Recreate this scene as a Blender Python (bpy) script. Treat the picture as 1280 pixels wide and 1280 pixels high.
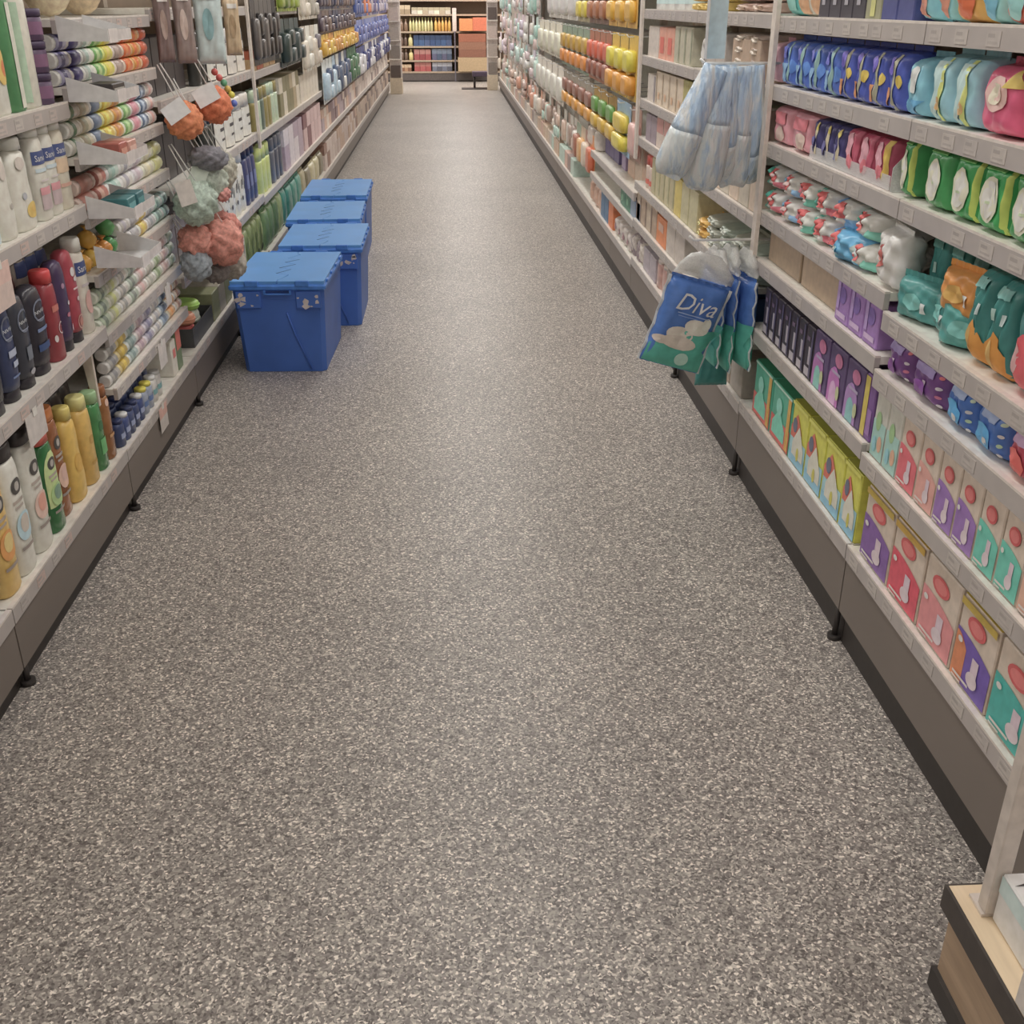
import bpy, bmesh, math, random
from mathutils import Vector, Matrix
random.seed(7)
S = bpy.context.scene
C = S.collection
for o in list(bpy.data.objects): bpy.data.objects.remove(o)

# ---------------------------------------------------------------- camera
EYE = 1.45; FOC = 1330.0
_d = Vector(((557-640)/FOC, (3-640)/FOC, 1.0)).normalized()      # aisle direction in camera axes (right, down, forward)
_u = Vector((0, -_d.z, _d.y)).normalized()
_x = _d.cross(_u)
cam = bpy.data.cameras.new('camera'); cam.sensor_width = 36; cam.lens = FOC/1280*36; cam.clip_start = .02
co = bpy.data.objects.new('camera', cam); C.objects.link(co); S.camera = co
r_ = Vector((_x[0], _d[0], _u[0])); dn = Vector((_x[1], _d[1], _u[1])); fw = Vector((_x[2], _d[2], _u[2]))
mt = Matrix((r_, -dn, -fw)).transposed().to_4x4(); mt.translation = (0, 0, EYE)
co.matrix_world = mt
# ---------------------------------------------------------------- light and exposure
S.view_settings.view_transform = 'Standard'; S.view_settings.look = 'None'
S.view_settings.gamma = 1; S.view_settings.use_curve_mapping = False
S.view_settings.exposure = 0.0
W = bpy.data.worlds.new('world'); S.world = W; W.use_nodes = True
W.node_tree.nodes['Background'].inputs[0].default_value = (1, .95, .9, 1)
W.node_tree.nodes['Background'].inputs[1].default_value = .5
LIGHT_W = 9.8
def strip_light(x, y0, y1, w, watts):
    l = bpy.data.lights.new('tube', 'AREA'); l.shape = 'RECTANGLE'; l.size = w; l.size_y = y1-y0
    l.energy = watts; l.color = (1, .975, .94)
    o = bpy.data.objects.new('tube', l); C.objects.link(o); o.location = (x, (y0+y1)/2, 3.135)
    return o
LAMPS = [(.2, 1.0, 26), (-2.5, -2, 23), (2.9, -2, 23)]
CROSS_FILL = bpy.data.lights.new('tube', 'AREA'); CROSS_FILL.shape = 'RECTANGLE'; CROSS_FILL.size = 5.0; CROSS_FILL.size_y = .32; CROSS_FILL.energy = 95; CROSS_FILL.color = (1, .965, .92)  # added fill lamp that brightens the dark far end of the aisle
cross_fill = bpy.data.objects.new('tube', CROSS_FILL); C.objects.link(cross_fill); cross_fill.location = (0, 21.9, 3.13)
TUBES = [strip_light(x, a, b, .32, LIGHT_W*(b-a)) for x, a, b in LAMPS]

# ---------------------------------------------------------------- materials
KEXP = .50                                                       # how bright a white surface of the place shows in the photo
def lin(h):
    h = h.lstrip('#'); v = [int(h[i:i+2], 16)/255 for i in (0, 2, 4)]
    return [c/12.92 if c <= .04045 else ((c+.055)/1.055)**2.4 for c in v]
_mats = {}
def M(h, rough=.5, metal=0, var=.10, scale=40, spec=.5, k=None):
    key = (h, rough, metal, var, scale, spec, k)
    if key in _mats: return _mats[key]
    m = bpy.data.materials.new('paint_'+h.strip('#')); m.use_nodes = True
    nt = m.node_tree; b = nt.nodes['Principled BSDF']
    c = lin(h); g_ = .3*c[0]+.55*c[1]+.15*c[2]; c = [min(.86, (v*.86+g_*.14)/(k or KEXP)) for v in c]
    t = nt.nodes.new('ShaderNodeTexCoord'); n = nt.nodes.new('ShaderNodeTexNoise'); n.inputs['Scale'].default_value = scale
    n.inputs['Detail'].default_value = 2
    r = nt.nodes.new('ShaderNodeValToRGB')
    r.color_ramp.elements[0].position = .3; r.color_ramp.elements[1].position = .7
    r.color_ramp.elements[0].color = [v*(1-var) for v in c]+[1]; r.color_ramp.elements[1].color = [min(.9, v*(1+var)) for v in c]+[1]
    nt.links.new(t.outputs['Object'], n.inputs['Vector']); nt.links.new(n.outputs['Fac'], r.inputs['Fac'])
    nt.links.new(r.outputs['Color'], b.inputs['Base Color'])
    b.inputs['Roughness'].default_value = rough; b.inputs['Metallic'].default_value = metal
    b.inputs['Specular IOR Level'].default_value = spec
    _mats[key] = m; return m
def film(h='#d8d8da', clear=.6):
    key = ('film', h, clear)
    if key in _mats: return _mats[key]
    m = bpy.data.materials.new('clear_film'); m.use_nodes = True; nt = m.node_tree
    b = nt.nodes['Principled BSDF']; b.inputs['Base Color'].default_value = [min(.9, v/KEXP) for v in lin(h)]+[1]
    b.inputs['Roughness'].default_value = .2
    t = nt.nodes.new('ShaderNodeBsdfTransparent'); mx = nt.nodes.new('ShaderNodeMixShader')
    n = nt.nodes.new('ShaderNodeTexNoise'); n.inputs['Scale'].default_value = 25
    mr = nt.nodes.new('ShaderNodeMapRange'); mr.inputs[3].default_value = 1-clear-.2; mr.inputs[4].default_value = 1-clear+.2
    nt.links.new(n.outputs['Fac'], mr.inputs[0]); nt.links.new(mr.outputs[0], mx.inputs[0])
    nt.links.new(t.outputs[0], mx.inputs[1]); nt.links.new(b.outputs[0], mx.inputs[2])
    nt.links.new(mx.outputs[0], nt.nodes['Material Output'].inputs[0])
    _mats[key] = m; return m
def glassy(h):                                                    # coloured clear plastic of a bottle
    key = ('glassy', h)
    if key in _mats: return _mats[key]
    m = M(h, rough=.12, var=.18, scale=18).copy(); m.node_tree.nodes['Principled BSDF'].inputs['Transmission Weight'].default_value = .25
    _mats[key] = m; return m
def wood_mat(h1, h2, sc=6):
    m = bpy.data.materials.new('wood'); m.use_nodes = True; nt = m.node_tree; b = nt.nodes['Principled BSDF']
    t = nt.nodes.new('ShaderNodeTexCoord'); mp = nt.nodes.new('ShaderNodeMapping'); mp.inputs['Scale'].default_value = (sc*8, sc*.7, sc*8)
    n = nt.nodes.new('ShaderNodeTexNoise'); n.inputs['Scale'].default_value = 1.5; n.inputs['Detail'].default_value = 6
    r = nt.nodes.new('ShaderNodeValToRGB'); r.color_ramp.elements[0].position = .35; r.color_ramp.elements[1].position = .65
    r.color_ramp.elements[0].color = [v/KEXP for v in lin(h1)]+[1]; r.color_ramp.elements[1].color = [v/KEXP for v in lin(h2)]+[1]
    nt.links.new(t.outputs['Object'], mp.inputs[0]); nt.links.new(mp.outputs[0], n.inputs['Vector'])
    nt.links.new(n.outputs['Fac'], r.inputs[0]); nt.links.new(r.outputs[0], b.inputs['Base Color']); b.inputs['Roughness'].default_value = .45
    return m
def floor_mat():
    m = bpy.data.materials.new('speckled_vinyl'); m.use_nodes = True; nt = m.node_tree; b = nt.nodes['Principled BSDF']
    N = nt.nodes.new; t = N('ShaderNodeTexCoord')
    v = N('ShaderNodeTexVoronoi'); v.inputs['Scale'].default_value = 240
    nz = N('ShaderNodeTexNoise'); nz.inputs['Scale'].default_value = 90; nz.inputs['Detail'].default_value = 2
    ad = N('ShaderNodeVectorMath'); ad.operation = 'SCALE'; ad.inputs['Scale'].default_value = .012
    ad2 = N('ShaderNodeVectorMath'); ad2.operation = 'ADD'
    nt.links.new(t.outputs['Object'], nz.inputs['Vector']); nt.links.new(nz.outputs['Color'], ad.inputs[0])
    nt.links.new(ad.outputs[0], ad2.inputs[0]); nt.links.new(t.outputs['Object'], ad2.inputs[1]); nt.links.new(ad2.outputs[0], v.inputs['Vector'])
    sp = N('ShaderNodeSeparateColor'); nt.links.new(v.outputs['Color'], sp.inputs[0])
    r = N('ShaderNodeValToRGB'); r.color_ramp.interpolation = 'CONSTANT'
    cols = [(0, '#4c4745'), (.14, '#625d5a'), (.40, '#736e6a'), (.64, '#86817b'), (.83, '#a09a93'), (.94, '#bab3ab')]
    e = r.color_ramp.elements
    while len(e) < len(cols): e.new(.5)
    for i, (p, h) in enumerate(cols): e[i].position = p; e[i].color = [c/KEXP for c in lin(h)]+[1]
    nt.links.new(sp.outputs[0], r.inputs[0])
    big = N('ShaderNodeTexNoise'); big.inputs['Scale'].default_value = 1.3; big.inputs['Detail'].default_value = 3
    nt.links.new(t.outputs['Object'], big.inputs['Vector'])
    mr = N('ShaderNodeMapRange'); mr.inputs[1].default_value = .3; mr.inputs[2].default_value = .7; mr.inputs[3].default_value = .90; mr.inputs[4].default_value = 1.08
    nt.links.new(big.outputs['Fac'], mr.inputs[0])
    mx = N('ShaderNodeMix'); mx.data_type = 'RGBA'; mx.blend_type = 'MULTIPLY'; mx.inputs[0].default_value = 1
    nt.links.new(r.outputs[0], mx.inputs[6]); nt.links.new(mr.outputs[0], mx.inputs[7])
    nt.links.new(mx.outputs[2], b.inputs['Base Color']); b.inputs['Roughness'].default_value = .42
    bp = N('ShaderNodeBump'); bp.inputs['Strength'].default_value = .15; bp.inputs['Distance'].default_value = .001
    nt.links.new(sp.outputs[1], bp.inputs['Height']); nt.links.new(bp.outputs[0], b.inputs['Normal'])
    return m

# ---------------------------------------------------------------- mesh helpers
class MB:
    def __init__(s): s.v = []; s.f = []; s.mi = []; s.sm = []; s.m = []
    def mat(s, m):
        if m not in s.m: s.m.append(m)
        return s.m.index(m)
    def add(s, vs, fs, m, smooth=False):
        o = len(s.v); k = s.mat(m); s.v += [tuple(p) for p in vs]
        for f in fs: s.f.append([i+o for i in f]); s.mi.append(k); s.sm.append(smooth)
        return s
    def box(s, x0, x1, y0, y1, z0, z1, m, c=0):
        if c <= 0:
            v = [(x, y, z) for x in (x0, x1) for y in (y0, y1) for z in (z0, z1)]
            return s.add(v, [(0, 1, 3, 2), (4, 6, 7, 5), (0, 4, 5, 1), (2, 3, 7, 6), (0, 2, 6, 4), (1, 5, 7, 3)], m)
        rings = []
        for z, q in ((z0, c), (z0+c, 0), (z1-c, 0), (z1, c)):
            a, b_, e, g = x0+q, x1-q, y0+q, y1-q; k = c if q == 0 else 0; k = max(k, c*.6)
            rings.append([(a+k, e, z), (b_-k, e, z), (b_, e+k, z), (b_, g-k, z), (b_-k, g, z), (a+k, g, z), (a, g-k, z), (a, e+k, z)])
        return s.loft(rings, m, smooth=False)
    def loft(s, rings, m, cap=True, smooth=True, closed=True):
        n = len(rings[0]); v = [p for r in rings for p in r]; f = []
        for i in range(len(rings)-1):
            for j in range(n if closed else n-1):
                k = (j+1) % n; f.append((i*n+j, i*n+k, (i+1)*n+k, (i+1)*n+j))
        s.add(v, f, m, smooth)
        if cap and closed:
            o = len(s.v)-len(v); k = s.mat(m)
            s.f.append([o+j for j in reversed(range(n))]); s.f.append([o+(len(rings)-1)*n+j for j in range(n)])
            s.mi += [k, k]; s.sm += [False, False]
        return s
    def tube(s, pts, r, m, n=8):
        pts = [Vector(p) for p in pts]; rings = []
        for i, p in enumerate(pts):
            t = (pts[min(i+1, len(pts)-1)]-pts[max(i-1, 0)]).normalized()
            a = t.cross(Vector((0, 0, 1)) if abs(t.z) < .9 else Vector((1, 0, 0))).normalized(); b = t.cross(a)
            rr = r[i] if isinstance(r, (list, tuple)) else r
            rings.append([p+(a*math.cos(q*2*math.pi/n)+b*math.sin(q*2*math.pi/n))*rr for q in range(n)])
        return s.loft(rings, m)
    def prism(s, poly, axis, a0, a1, m):
        def P(p, a): return {'x': (a, p[0], p[1]), 'y': (p[0], a, p[1]), 'z': (p[0], p[1], a)}[axis]
        return s.loft([[P(p, a0) for p in poly], [P(p, a1) for p in poly]], m, smooth=False)
    def mesh(s, name):
        me = bpy.data.meshes.new(name); me.from_pydata(s.v, [], s.f)
        for m in s.m: me.materials.append(m)
        me.polygons.foreach_set('material_index', s.mi); me.polygons.foreach_set('use_smooth', s.sm); me.update()
        b = bmesh.new(); b.from_mesh(me); bmesh.ops.recalc_face_normals(b, faces=b.faces); b.to_mesh(me); b.free()
        return me
def obj(name, me, parent=None, loc=None):
    o = bpy.data.objects.new(name, me); C.objects.link(o)
    if parent: o.parent = parent
    if loc: o.location = loc
    return o
def tag(o, label, cat, group=None):
    o['label'] = label; o['category'] = cat
    if group: o['group'] = group
    return o
def thing(name, label, cat, loc=(0, 0, 0), rz=0, group=None):
    o = bpy.data.objects.new(name, None); C.objects.link(o); o.location = loc; o.rotation_euler = (0, 0, rz); o.empty_display_size = .05
    return tag(o, label, cat, group)
def struct(name, me):
    o = obj(name, me); o['kind'] = 'structure'; return o
NUM = ['first', 'second', 'third', 'fourth', 'fifth', 'sixth', 'seventh', 'eighth', 'ninth', 'tenth', 'eleventh', 'twelfth', 'thirteenth', 'fourteenth', 'fifteenth', 'sixteenth', 'seventeenth', 'eighteenth', 'nineteenth', 'twentieth']
def nth(i): return NUM[i] if i < 20 else NUM[19]

# printed patches that lie on a curved front: shape in the unit square -> (u, v) of the front -> point
_txt = {}
def text_shape(t, shear=0):
    if (t, shear) in _txt: return _txt[(t, shear)]
    cu = bpy.data.curves.new('lettering', 'FONT'); cu.body = t; cu.shear = shear; cu.resolution_u = 2
    o = bpy.data.objects.new('lettering', cu); C.objects.link(o)
    me = bpy.data.meshes.new_from_object(o.evaluated_get(bpy.context.evaluated_depsgraph_get()))
    v = [(p.co.x, p.co.y) for p in me.vertices]; f = [tuple(p.vertices) for p in me.polygons]
    bpy.data.objects.remove(o); bpy.data.curves.remove(cu); bpy.data.meshes.remove(me)
    x0 = min(p[0] for p in v); x1 = max(p[0] for p in v); y0 = min(p[1] for p in v); y1 = max(p[1] for p in v)
    v = [((p[0]-x0)/(x1-x0), (p[1]-y0)/(y1-y0)) for p in v]
    _txt[(t, shear)] = (v, f); return v, f
def shape(kind):
    if isinstance(kind, tuple) and kind[0] == 'text': return text_shape(kind[1], kind[2] if len(kind) > 2 else 0)
    v = []; f = []
    if kind in ('oval', 'ring'):
        n = 16; rs = (0, .5, 1) if kind == 'oval' else (.82, 1)
        for r in rs:
            for j in range(n):
                a = j*2*math.pi/n; v.append((.5+.5*r*math.cos(a), .5+.5*r*math.sin(a)))
        for i in range(len(rs)-1):
            for j in range(n): k = (j+1) % n; f.append((i*n+j, i*n+k, (i+1)*n+k, (i+1)*n+j))
        if kind == 'oval': f = [q for q in f if q[0] >= n]+[(j, n+j, n+(j+1) % n) for j in range(n)]
        return v, f
    nx, ny = 8, 8
    for j in range(ny+1):
        for i in range(nx+1):
            x, y = i/nx, j/ny
            if kind == 'tri': x = .5+(x-.5)*(1-y)
            elif kind == 'tridown': x = .5+(x-.5)*y
            elif kind == 'wave': y = y*(1-.25*x*x)
            elif kind == 'hill': y = y*(.55+.45*math.sin(math.pi*x))
            elif kind == 'dip': y = 1-(1-y)*(1-.35*math.sin(math.pi*x))
            elif kind == 'arch': x = .5+(x-.5)*(1 if y < .5 else math.sqrt(max(0, 1-((y-.5)*2)**2)*.97+.03))
            elif kind == 'slant': x = x+(y-.5)*.5
            elif kind == 'zig': y = y*(1-.6*abs(2*x-1))
            v.append((x, y))
    for j in range(ny):
        for i in range(nx): a = j*(nx+1)+i; f.append((a, a+1, a+nx+2, a+nx+1))
    return v, f
def patches(fn, prints, off=.0009):
    b = MB(); k = 0
    for kind, u0, u1, v0, v1, m in prints:
        k += 1; vs, fs = shape(kind)
        b.add([fn(u0+(u1-u0)*x, v0+(v1-v0)*y, off+.0004*k) for x, y in vs], fs, m if not isinstance(m, str) else M(m, .45), True)
    return b

# ---------------------------------------------------------------- products: each returns [(part name, mesh)], front at y = 0, width along x
_cache = {}
def cached(fn):
    def g(*a, **k):
        key = (fn.__name__, repr(a), repr(sorted(k.items())))
        if key not in _cache: _cache[key] = fn(*a, **k)
        return _cache[key]
    return g
def mk(x): return M(x, .45) if isinstance(x, str) else x
@cached
def carton(w, d, h, base='#b0a59c', bands=(), prints=(), top=None):
    b = MB(); zs = [(0, 1, base)]
    if bands: zs = list(bands)
    for z0, z1, c in zs: b.box(-w/2, w/2, 0, d, z0*h, z1*h, mk(c), .0025 if len(zs) == 1 else 0)
    if top: b.box(-w/2+.001, w/2-.001, .001, d-.001, h, h+.0012, mk(top))
    P = [('carton', b.mesh('carton'))]
    if prints: P.append(('printed_front', patches(lambda u, v, o: (u*w/2, -o, v*h), prints).mesh('printed_front')))
    return P
@cached
def pouch(w, d, h, base='#3a5a9a', prints=(), rough=.3, crimp=True, sq=4, wr=.06, seed=1, bands=()):
    rnd = random.Random(seed); ph = [rnd.uniform(0, 6) for _ in range(4)]
    def bulge(u, v): return max(0, (1-abs(u)**sq)*(1-abs(2*v-1)**sq))**.5
    def wrk(u, v): return 1+wr*(math.sin(5*u+ph[0]+7*v)*math.sin(9*v+ph[1])+.5*math.sin(13*u+ph[2]-8*v))
    def F(u, v, o=0):
        bb = bulge(u, v)*wrk(u, v); return (u*w/2*(1-.05*math.sin(math.pi*v)), d/2*(1-bb)-o, v*h)
    n, m = 18, 18; b = MB()
    for sgn in (1, -1):
        vs = []
        for j in range(m+1):
            for i in range(n+1):
                u, v = -1+2*i/n, j/m; x, y, z = F(u, v); vs.append((x, y if sgn > 0 else d-y, z))
        for j in range(m):
            col = base
            for v0, v1, c in bands:
                if v0 <= (j+.5)/m <= v1: col = c
            fs = [(j*(n+1)+i, j*(n+1)+i+1, (j+1)*(n+1)+i+1, (j+1)*(n+1)+i) for i in range(n)]
            b.add([vs[k] for f in fs for k in f], [(4*q, 4*q+1, 4*q+2, 4*q+3) for q in range(len(fs))], M(col, rough) if isinstance(col, str) else col, True)
    me = b.mesh('pouch'); bb = bmesh.new(); bb.from_mesh(me); bmesh.ops.remove_doubles(bb, verts=bb.verts, dist=1e-5)
    bmesh.ops.recalc_face_normals(bb, faces=bb.faces); bb.to_mesh(me); bb.free()
    P = [('pouch', me)]
    if crimp:
        q = [(-w*.49+i*w*.98/14, d/2+(.0015 if i % 2 else -.0015)) for i in range(15)]
        for z0, z1 in ((h*.985, h*.985+.012), (-.0005, .008)):
            c = MB(); c.loft([[(x, y, z0) for x, y in q]+[(x, y+.001, z0) for x, y in reversed(q)], [(x, y, z1) for x, y in q]+[(x, y+.001, z1) for x, y in reversed(q)]], M(base, rough) if isinstance(base, str) else base, smooth=False)
            P.append(('crimped_seam', c.mesh('crimped_seam')))
    if prints: P.append(('printed_front', patches(F, prints, .0024).mesh('printed_front')))
    return P
PROFILE = {
 'shampoo': ([(0, .90), (.02, 1), (.3, 1), (.6, .98), (.78, .90), (.83, .74), (.85, .55)], (.85, 1.0, .58)),
 'flat': ([(0, .9), (.02, 1), (.5, 1), (.80, .96), (.86, .86), (.885, .7)], (.885, 1.0, .84)),
 'waist': ([(0, .86), (.03, .97), (.25, 1), (.5, .88), (.7, .90), (.82, .82), (.87, .5)], (.87, 1.0, .5)),
 'inverted': ([(.12, .86), (.2, .92), (.55, 1), (.85, .96), (.96, .80), (.995, .5), (1, .2)], (0, .12, .80)),
 'tall': ([(0, .9), (.015, 1), (.7, 1), (.82, .92), (.86, .7)], (.86, 1.0, .70)),
 'deo': ([(0, .9), (.02, 1), (.66, 1), (.72, .96)], (.72, 1.0, .97)),
 'neck': ([(0, .88), (.02, 1), (.5, 1), (.66, .8), (.76, .42), (.88, .34)], (.88, 1.0, .40)),
 'pump': ([(0, .9), (.02, 1), (.55, 1), (.7, .85), (.76, .4)], (.76, .86, .42)),
}
@cached
def bottle(w, d, h, color='#a8a098', cap='#b8b0a8', prof='shampoo', prints=(), clear=False, rough=.3):
    pr, (c0, c1, cs) = PROFILE[prof]; n = 20
    def ring(z, s, k=1, sy=None):
        out = []
        for j in range(n):
            a = 2*math.pi*j/n; ca, sa = math.cos(a), math.sin(a); e = .8
            out.append((w/2*s*math.copysign(abs(sa)**e, sa), d/2-(d/2*(sy or s))*math.copysign(abs(ca)**e, ca), z*h))
        return out
    mm = glassy(color) if clear else (M(color, rough) if isinstance(color, str) else color)
    b = MB().loft([ring(z, s) for z, s in pr], mm)
    P = [('bottle', b.mesh('bottle'))]
    k = min(1, (d/2*1.0)/(w/2)*1.25)
    c = MB(); cm = M(cap, .35); sy = min(.95, cs*w/d) if prof in ('shampoo', 'tall', 'neck', 'waist') else cs
    c.loft([ring(c0+.001, cs, sy=sy), ring(c0+(c1-c0)*.85, cs*.97, sy=sy*.97), ring(c1, cs*.85, sy=sy*.85)], cm)
    if prof == 'pump':
        c.box(-.006, .006, d/2-.006, d/2+.006, .86*h, .95*h, cm); c.box(-.012, .012, d/2-.045, d/2+.012, .94*h, h, cm, .003)
    P.append(('cap', c.mesh('cap')))
    if prints:
        def F(u, v, o):
            s = pr[-1][1]
            for (a0, s0), (a1, s1) in zip(pr, pr[1:]):
                if a0 <= v <= a1: s = s0+(s1-s0)*(v-a0)/(a1-a0); break
            a = u*math.radians(80); ca, sa = math.cos(a), math.sin(a)
            return ((w/2*s+o)*math.copysign(abs(sa)**.8, sa), d/2-(d/2*s+o)*abs(ca)**.8, v*h)
        P.append(('label', patches(F, prints, .0008).mesh('label')))
    return P
@cached
def tubelet(L, r, body='#b0a8a0', cap='#b8b0a8', band=None, capside=-1):
    n = 12; b = MB()
    def ring(x, s): return [(x, r+s*r*math.cos(2*math.pi*j/n), r+s*r*math.sin(2*math.pi*j/n)) for j in range(n)]
    x0, x1 = -L/2+.2*L, L/2
    b.loft([ring(x0, 1), ring(x1-.02*L, 1), ring(x1, .85)], M(body, .35))
    c = MB().loft([ring(-L/2, .8), ring(-L/2+.03*L, .95), ring(x0-.0005, .97)], M(cap, .35))
    P = [('tube', b.mesh('tube')), ('cap', c.mesh('cap'))]
    if band:
        q = MB().loft([ring(x0+.22*L, 1.015), ring(x0+.5*L, 1.015)], M(band, .4), cap=False); P.append(('label', q.mesh('label')))
    if capside > 0:
        for _, me in P: me.transform(Matrix.Scale(-1, 4, (1, 0, 0)))
    return P
@cached
def jar(r, h, body='#b0a8a0', lid='#b8b0a8', band=None):
    n = 16; b = MB()
    def ring(z, s): return [(s*r*math.cos(2*math.pi*j/n), r+s*r*math.sin(2*math.pi*j/n), z) for j in range(n)]
    b.loft([ring(0, .92), ring(.03*h, 1), ring(.72*h, 1), ring(.76*h, .9)], M(body, .35))
    c = MB().loft([ring(.761*h, 1.02), ring(.97*h, 1.02), ring(h, .94)], M(lid, .4))
    P = [('jar', b.mesh('jar')), ('lid', c.mesh('lid'))]
    if band: P.append(('label', MB().loft([ring(.2*h, 1.012), ring(.6*h, 1.012)], M(band, .45), cap=False).mesh('label')))
    return P
@cached
def blister(w, h, card='#8a8078', bulb='#c08a3a', second=None, d=.03, clearcover=True):
    b = MB(); t = .002; hz = .012
    b.prism([(-w/2, 0), (w/2, 0), (w/2, h-.01), (w/2-.01, h), (-w/2+.01, h), (-w/2, h-.01)], 'y', 0, t, M(card, .5))
    P = [('card', b.mesh('card'))]
    def dome(x0, x1, z0, z1, dd, m):
        q = MB(); rings = []
        for k, (s, y) in enumerate(((1, 0), (.98, -.55*dd), (.90, -.9*dd), (.55, -dd))):
            rr = []
            for j in range(12):
                a = 2*math.pi*j/12; ca, sa = math.cos(a), math.sin(a)
                rr.append(((x0+x1)/2+(x1-x0)/2*s*math.copysign(abs(ca)**.38, ca), y-.0003, (z0+z1)/2+(z1-z0)/2*s*math.copysign(abs(sa)**.38, sa)))
            rings.append(rr)
        return q.loft(rings, m)
    P.append(('product', dome(-w*.4, w*.4, h*.08, h*(.72 if not second else .40), d, M(bulb, .3)).mesh('product')))
    if second: P.append(('product', dome(-w*.4, w*.4, h*.43, h*.78, d*.9, M(second, .3)).mesh('product')))
    return P
def put(name, parts, label, cat, loc, rz, group=None):
    t = thing(name, label, cat, loc, rz, group)
    for pn, me in parts: obj(pn, me, t)
    return t
def put_solid(name, parts, label, cat, loc, rz, group=None):      # small in the photo: one mesh
    me = parts[0][1] if len(parts) == 1 else None
    if me is None:
        key = ('join', id(parts))
        if key not in _cache:
            b = MB()
            for _, p in parts:
                for poly in p.polygons: b.add([p.vertices[i].co for i in poly.vertices], [tuple(range(len(poly.vertices)))], p.materials[poly.material_index], poly.use_smooth)
            m2 = b.mesh(parts[0][0]); bb = bmesh.new(); bb.from_mesh(m2); bmesh.ops.remove_doubles(bb, verts=bb.verts, dist=1e-6); bmesh.ops.recalc_face_normals(bb, faces=bb.faces); bb.to_mesh(m2); bb.free()
            _cache[key] = m2
        me = _cache[key]
    o = obj(name, me); o.location = loc; o.rotation_euler = (0, 0, rz); return tag(o, label, cat, group)
# ---------------------------------------------------------------- the shop: floor, ceiling, end wall
XL, XR = -1.01, .93                                              # shelf fronts left and right of the aisle
def Ypx(px, z, x):                                               # distance along the aisle of the column px on the shelf front x at height z
    a = (px-640)/FOC; dx, dz = x, z-EYE
    return (a*(dx*fw[0]+dz*fw[2])-(dx*r_[0]+dz*r_[2]))/(r_[1]-a*fw[1])
def slab(x0, x1, y0, y1, z0, z1, m): return MB().box(x0, x1, y0, y1, z0, z1, m)
fl = struct('floor', slab(-4, 4.2, -4.5, 27, -.04, 0, floor_mat()).mesh('floor'))
ceil_m = M('#b4aca2', .8, k=.6)
struct('ceiling', slab(-4, 4.2, -4.5, 27, 3.3, 3.36, ceil_m).mesh('ceiling'))
struct('wall_back', slab(-4, 4.2, 26.6, 26.75, 0, 3.3, M('#a09890', .8)).mesh('wall_back'))
struct('wall_left', slab(-4.1, -4, -4.5, 27, 0, 3.3, M('#a09890', .8)).mesh('wall_left'))
struct('wall_right', slab(4.2, 4.3, -4.5, 27, 0, 3.3, M('#a09890', .8)).mesh('wall_right'))
for i, (x, a, b) in enumerate(LAMPS):
    t = thing('ceiling_light', ['long white strip light above the middle of the aisle', 'long white strip light above the next aisle on the left', 'long white strip light above the next aisle on the right'][i], 'ceiling light', (x, (a+b)/2, 3.3))
    L2 = (b-a)/2
    obj('housing', MB().box(-.19, .19, -L2, L2, -.14, -.0005, M('#c0bab2', .5)).mesh('housing'), t)

t = thing('ceiling_light', 'added crosswise fill light brightening the far end of the aisle', 'ceiling light', (0, 21.9, 3.3))  # made-up fixture around the added fill lamp
obj('housing', MB().box(-2.55, -.4, -.19, .19, -.14, -.0005, M('#c0bab2', .5)).mesh('housing'), t) if False else obj('housing', MB().box(-2.55, 2.55, -.19, .19, -.164, -.141, M('#c0bab2', .5)).mesh('housing'), t)
obj('hanger', MB().box(-.9, -.86, -.02, .02, -.1405, -.0005, M('#c0bab2', .5)).mesh('hanger'), t); obj('hanger', MB().box(.9, .94, -.02, .02, -.1405, -.0005, M('#c0bab2', .5)).mesh('hanger'), t)
cross_fill.location.z = 3.13

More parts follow.
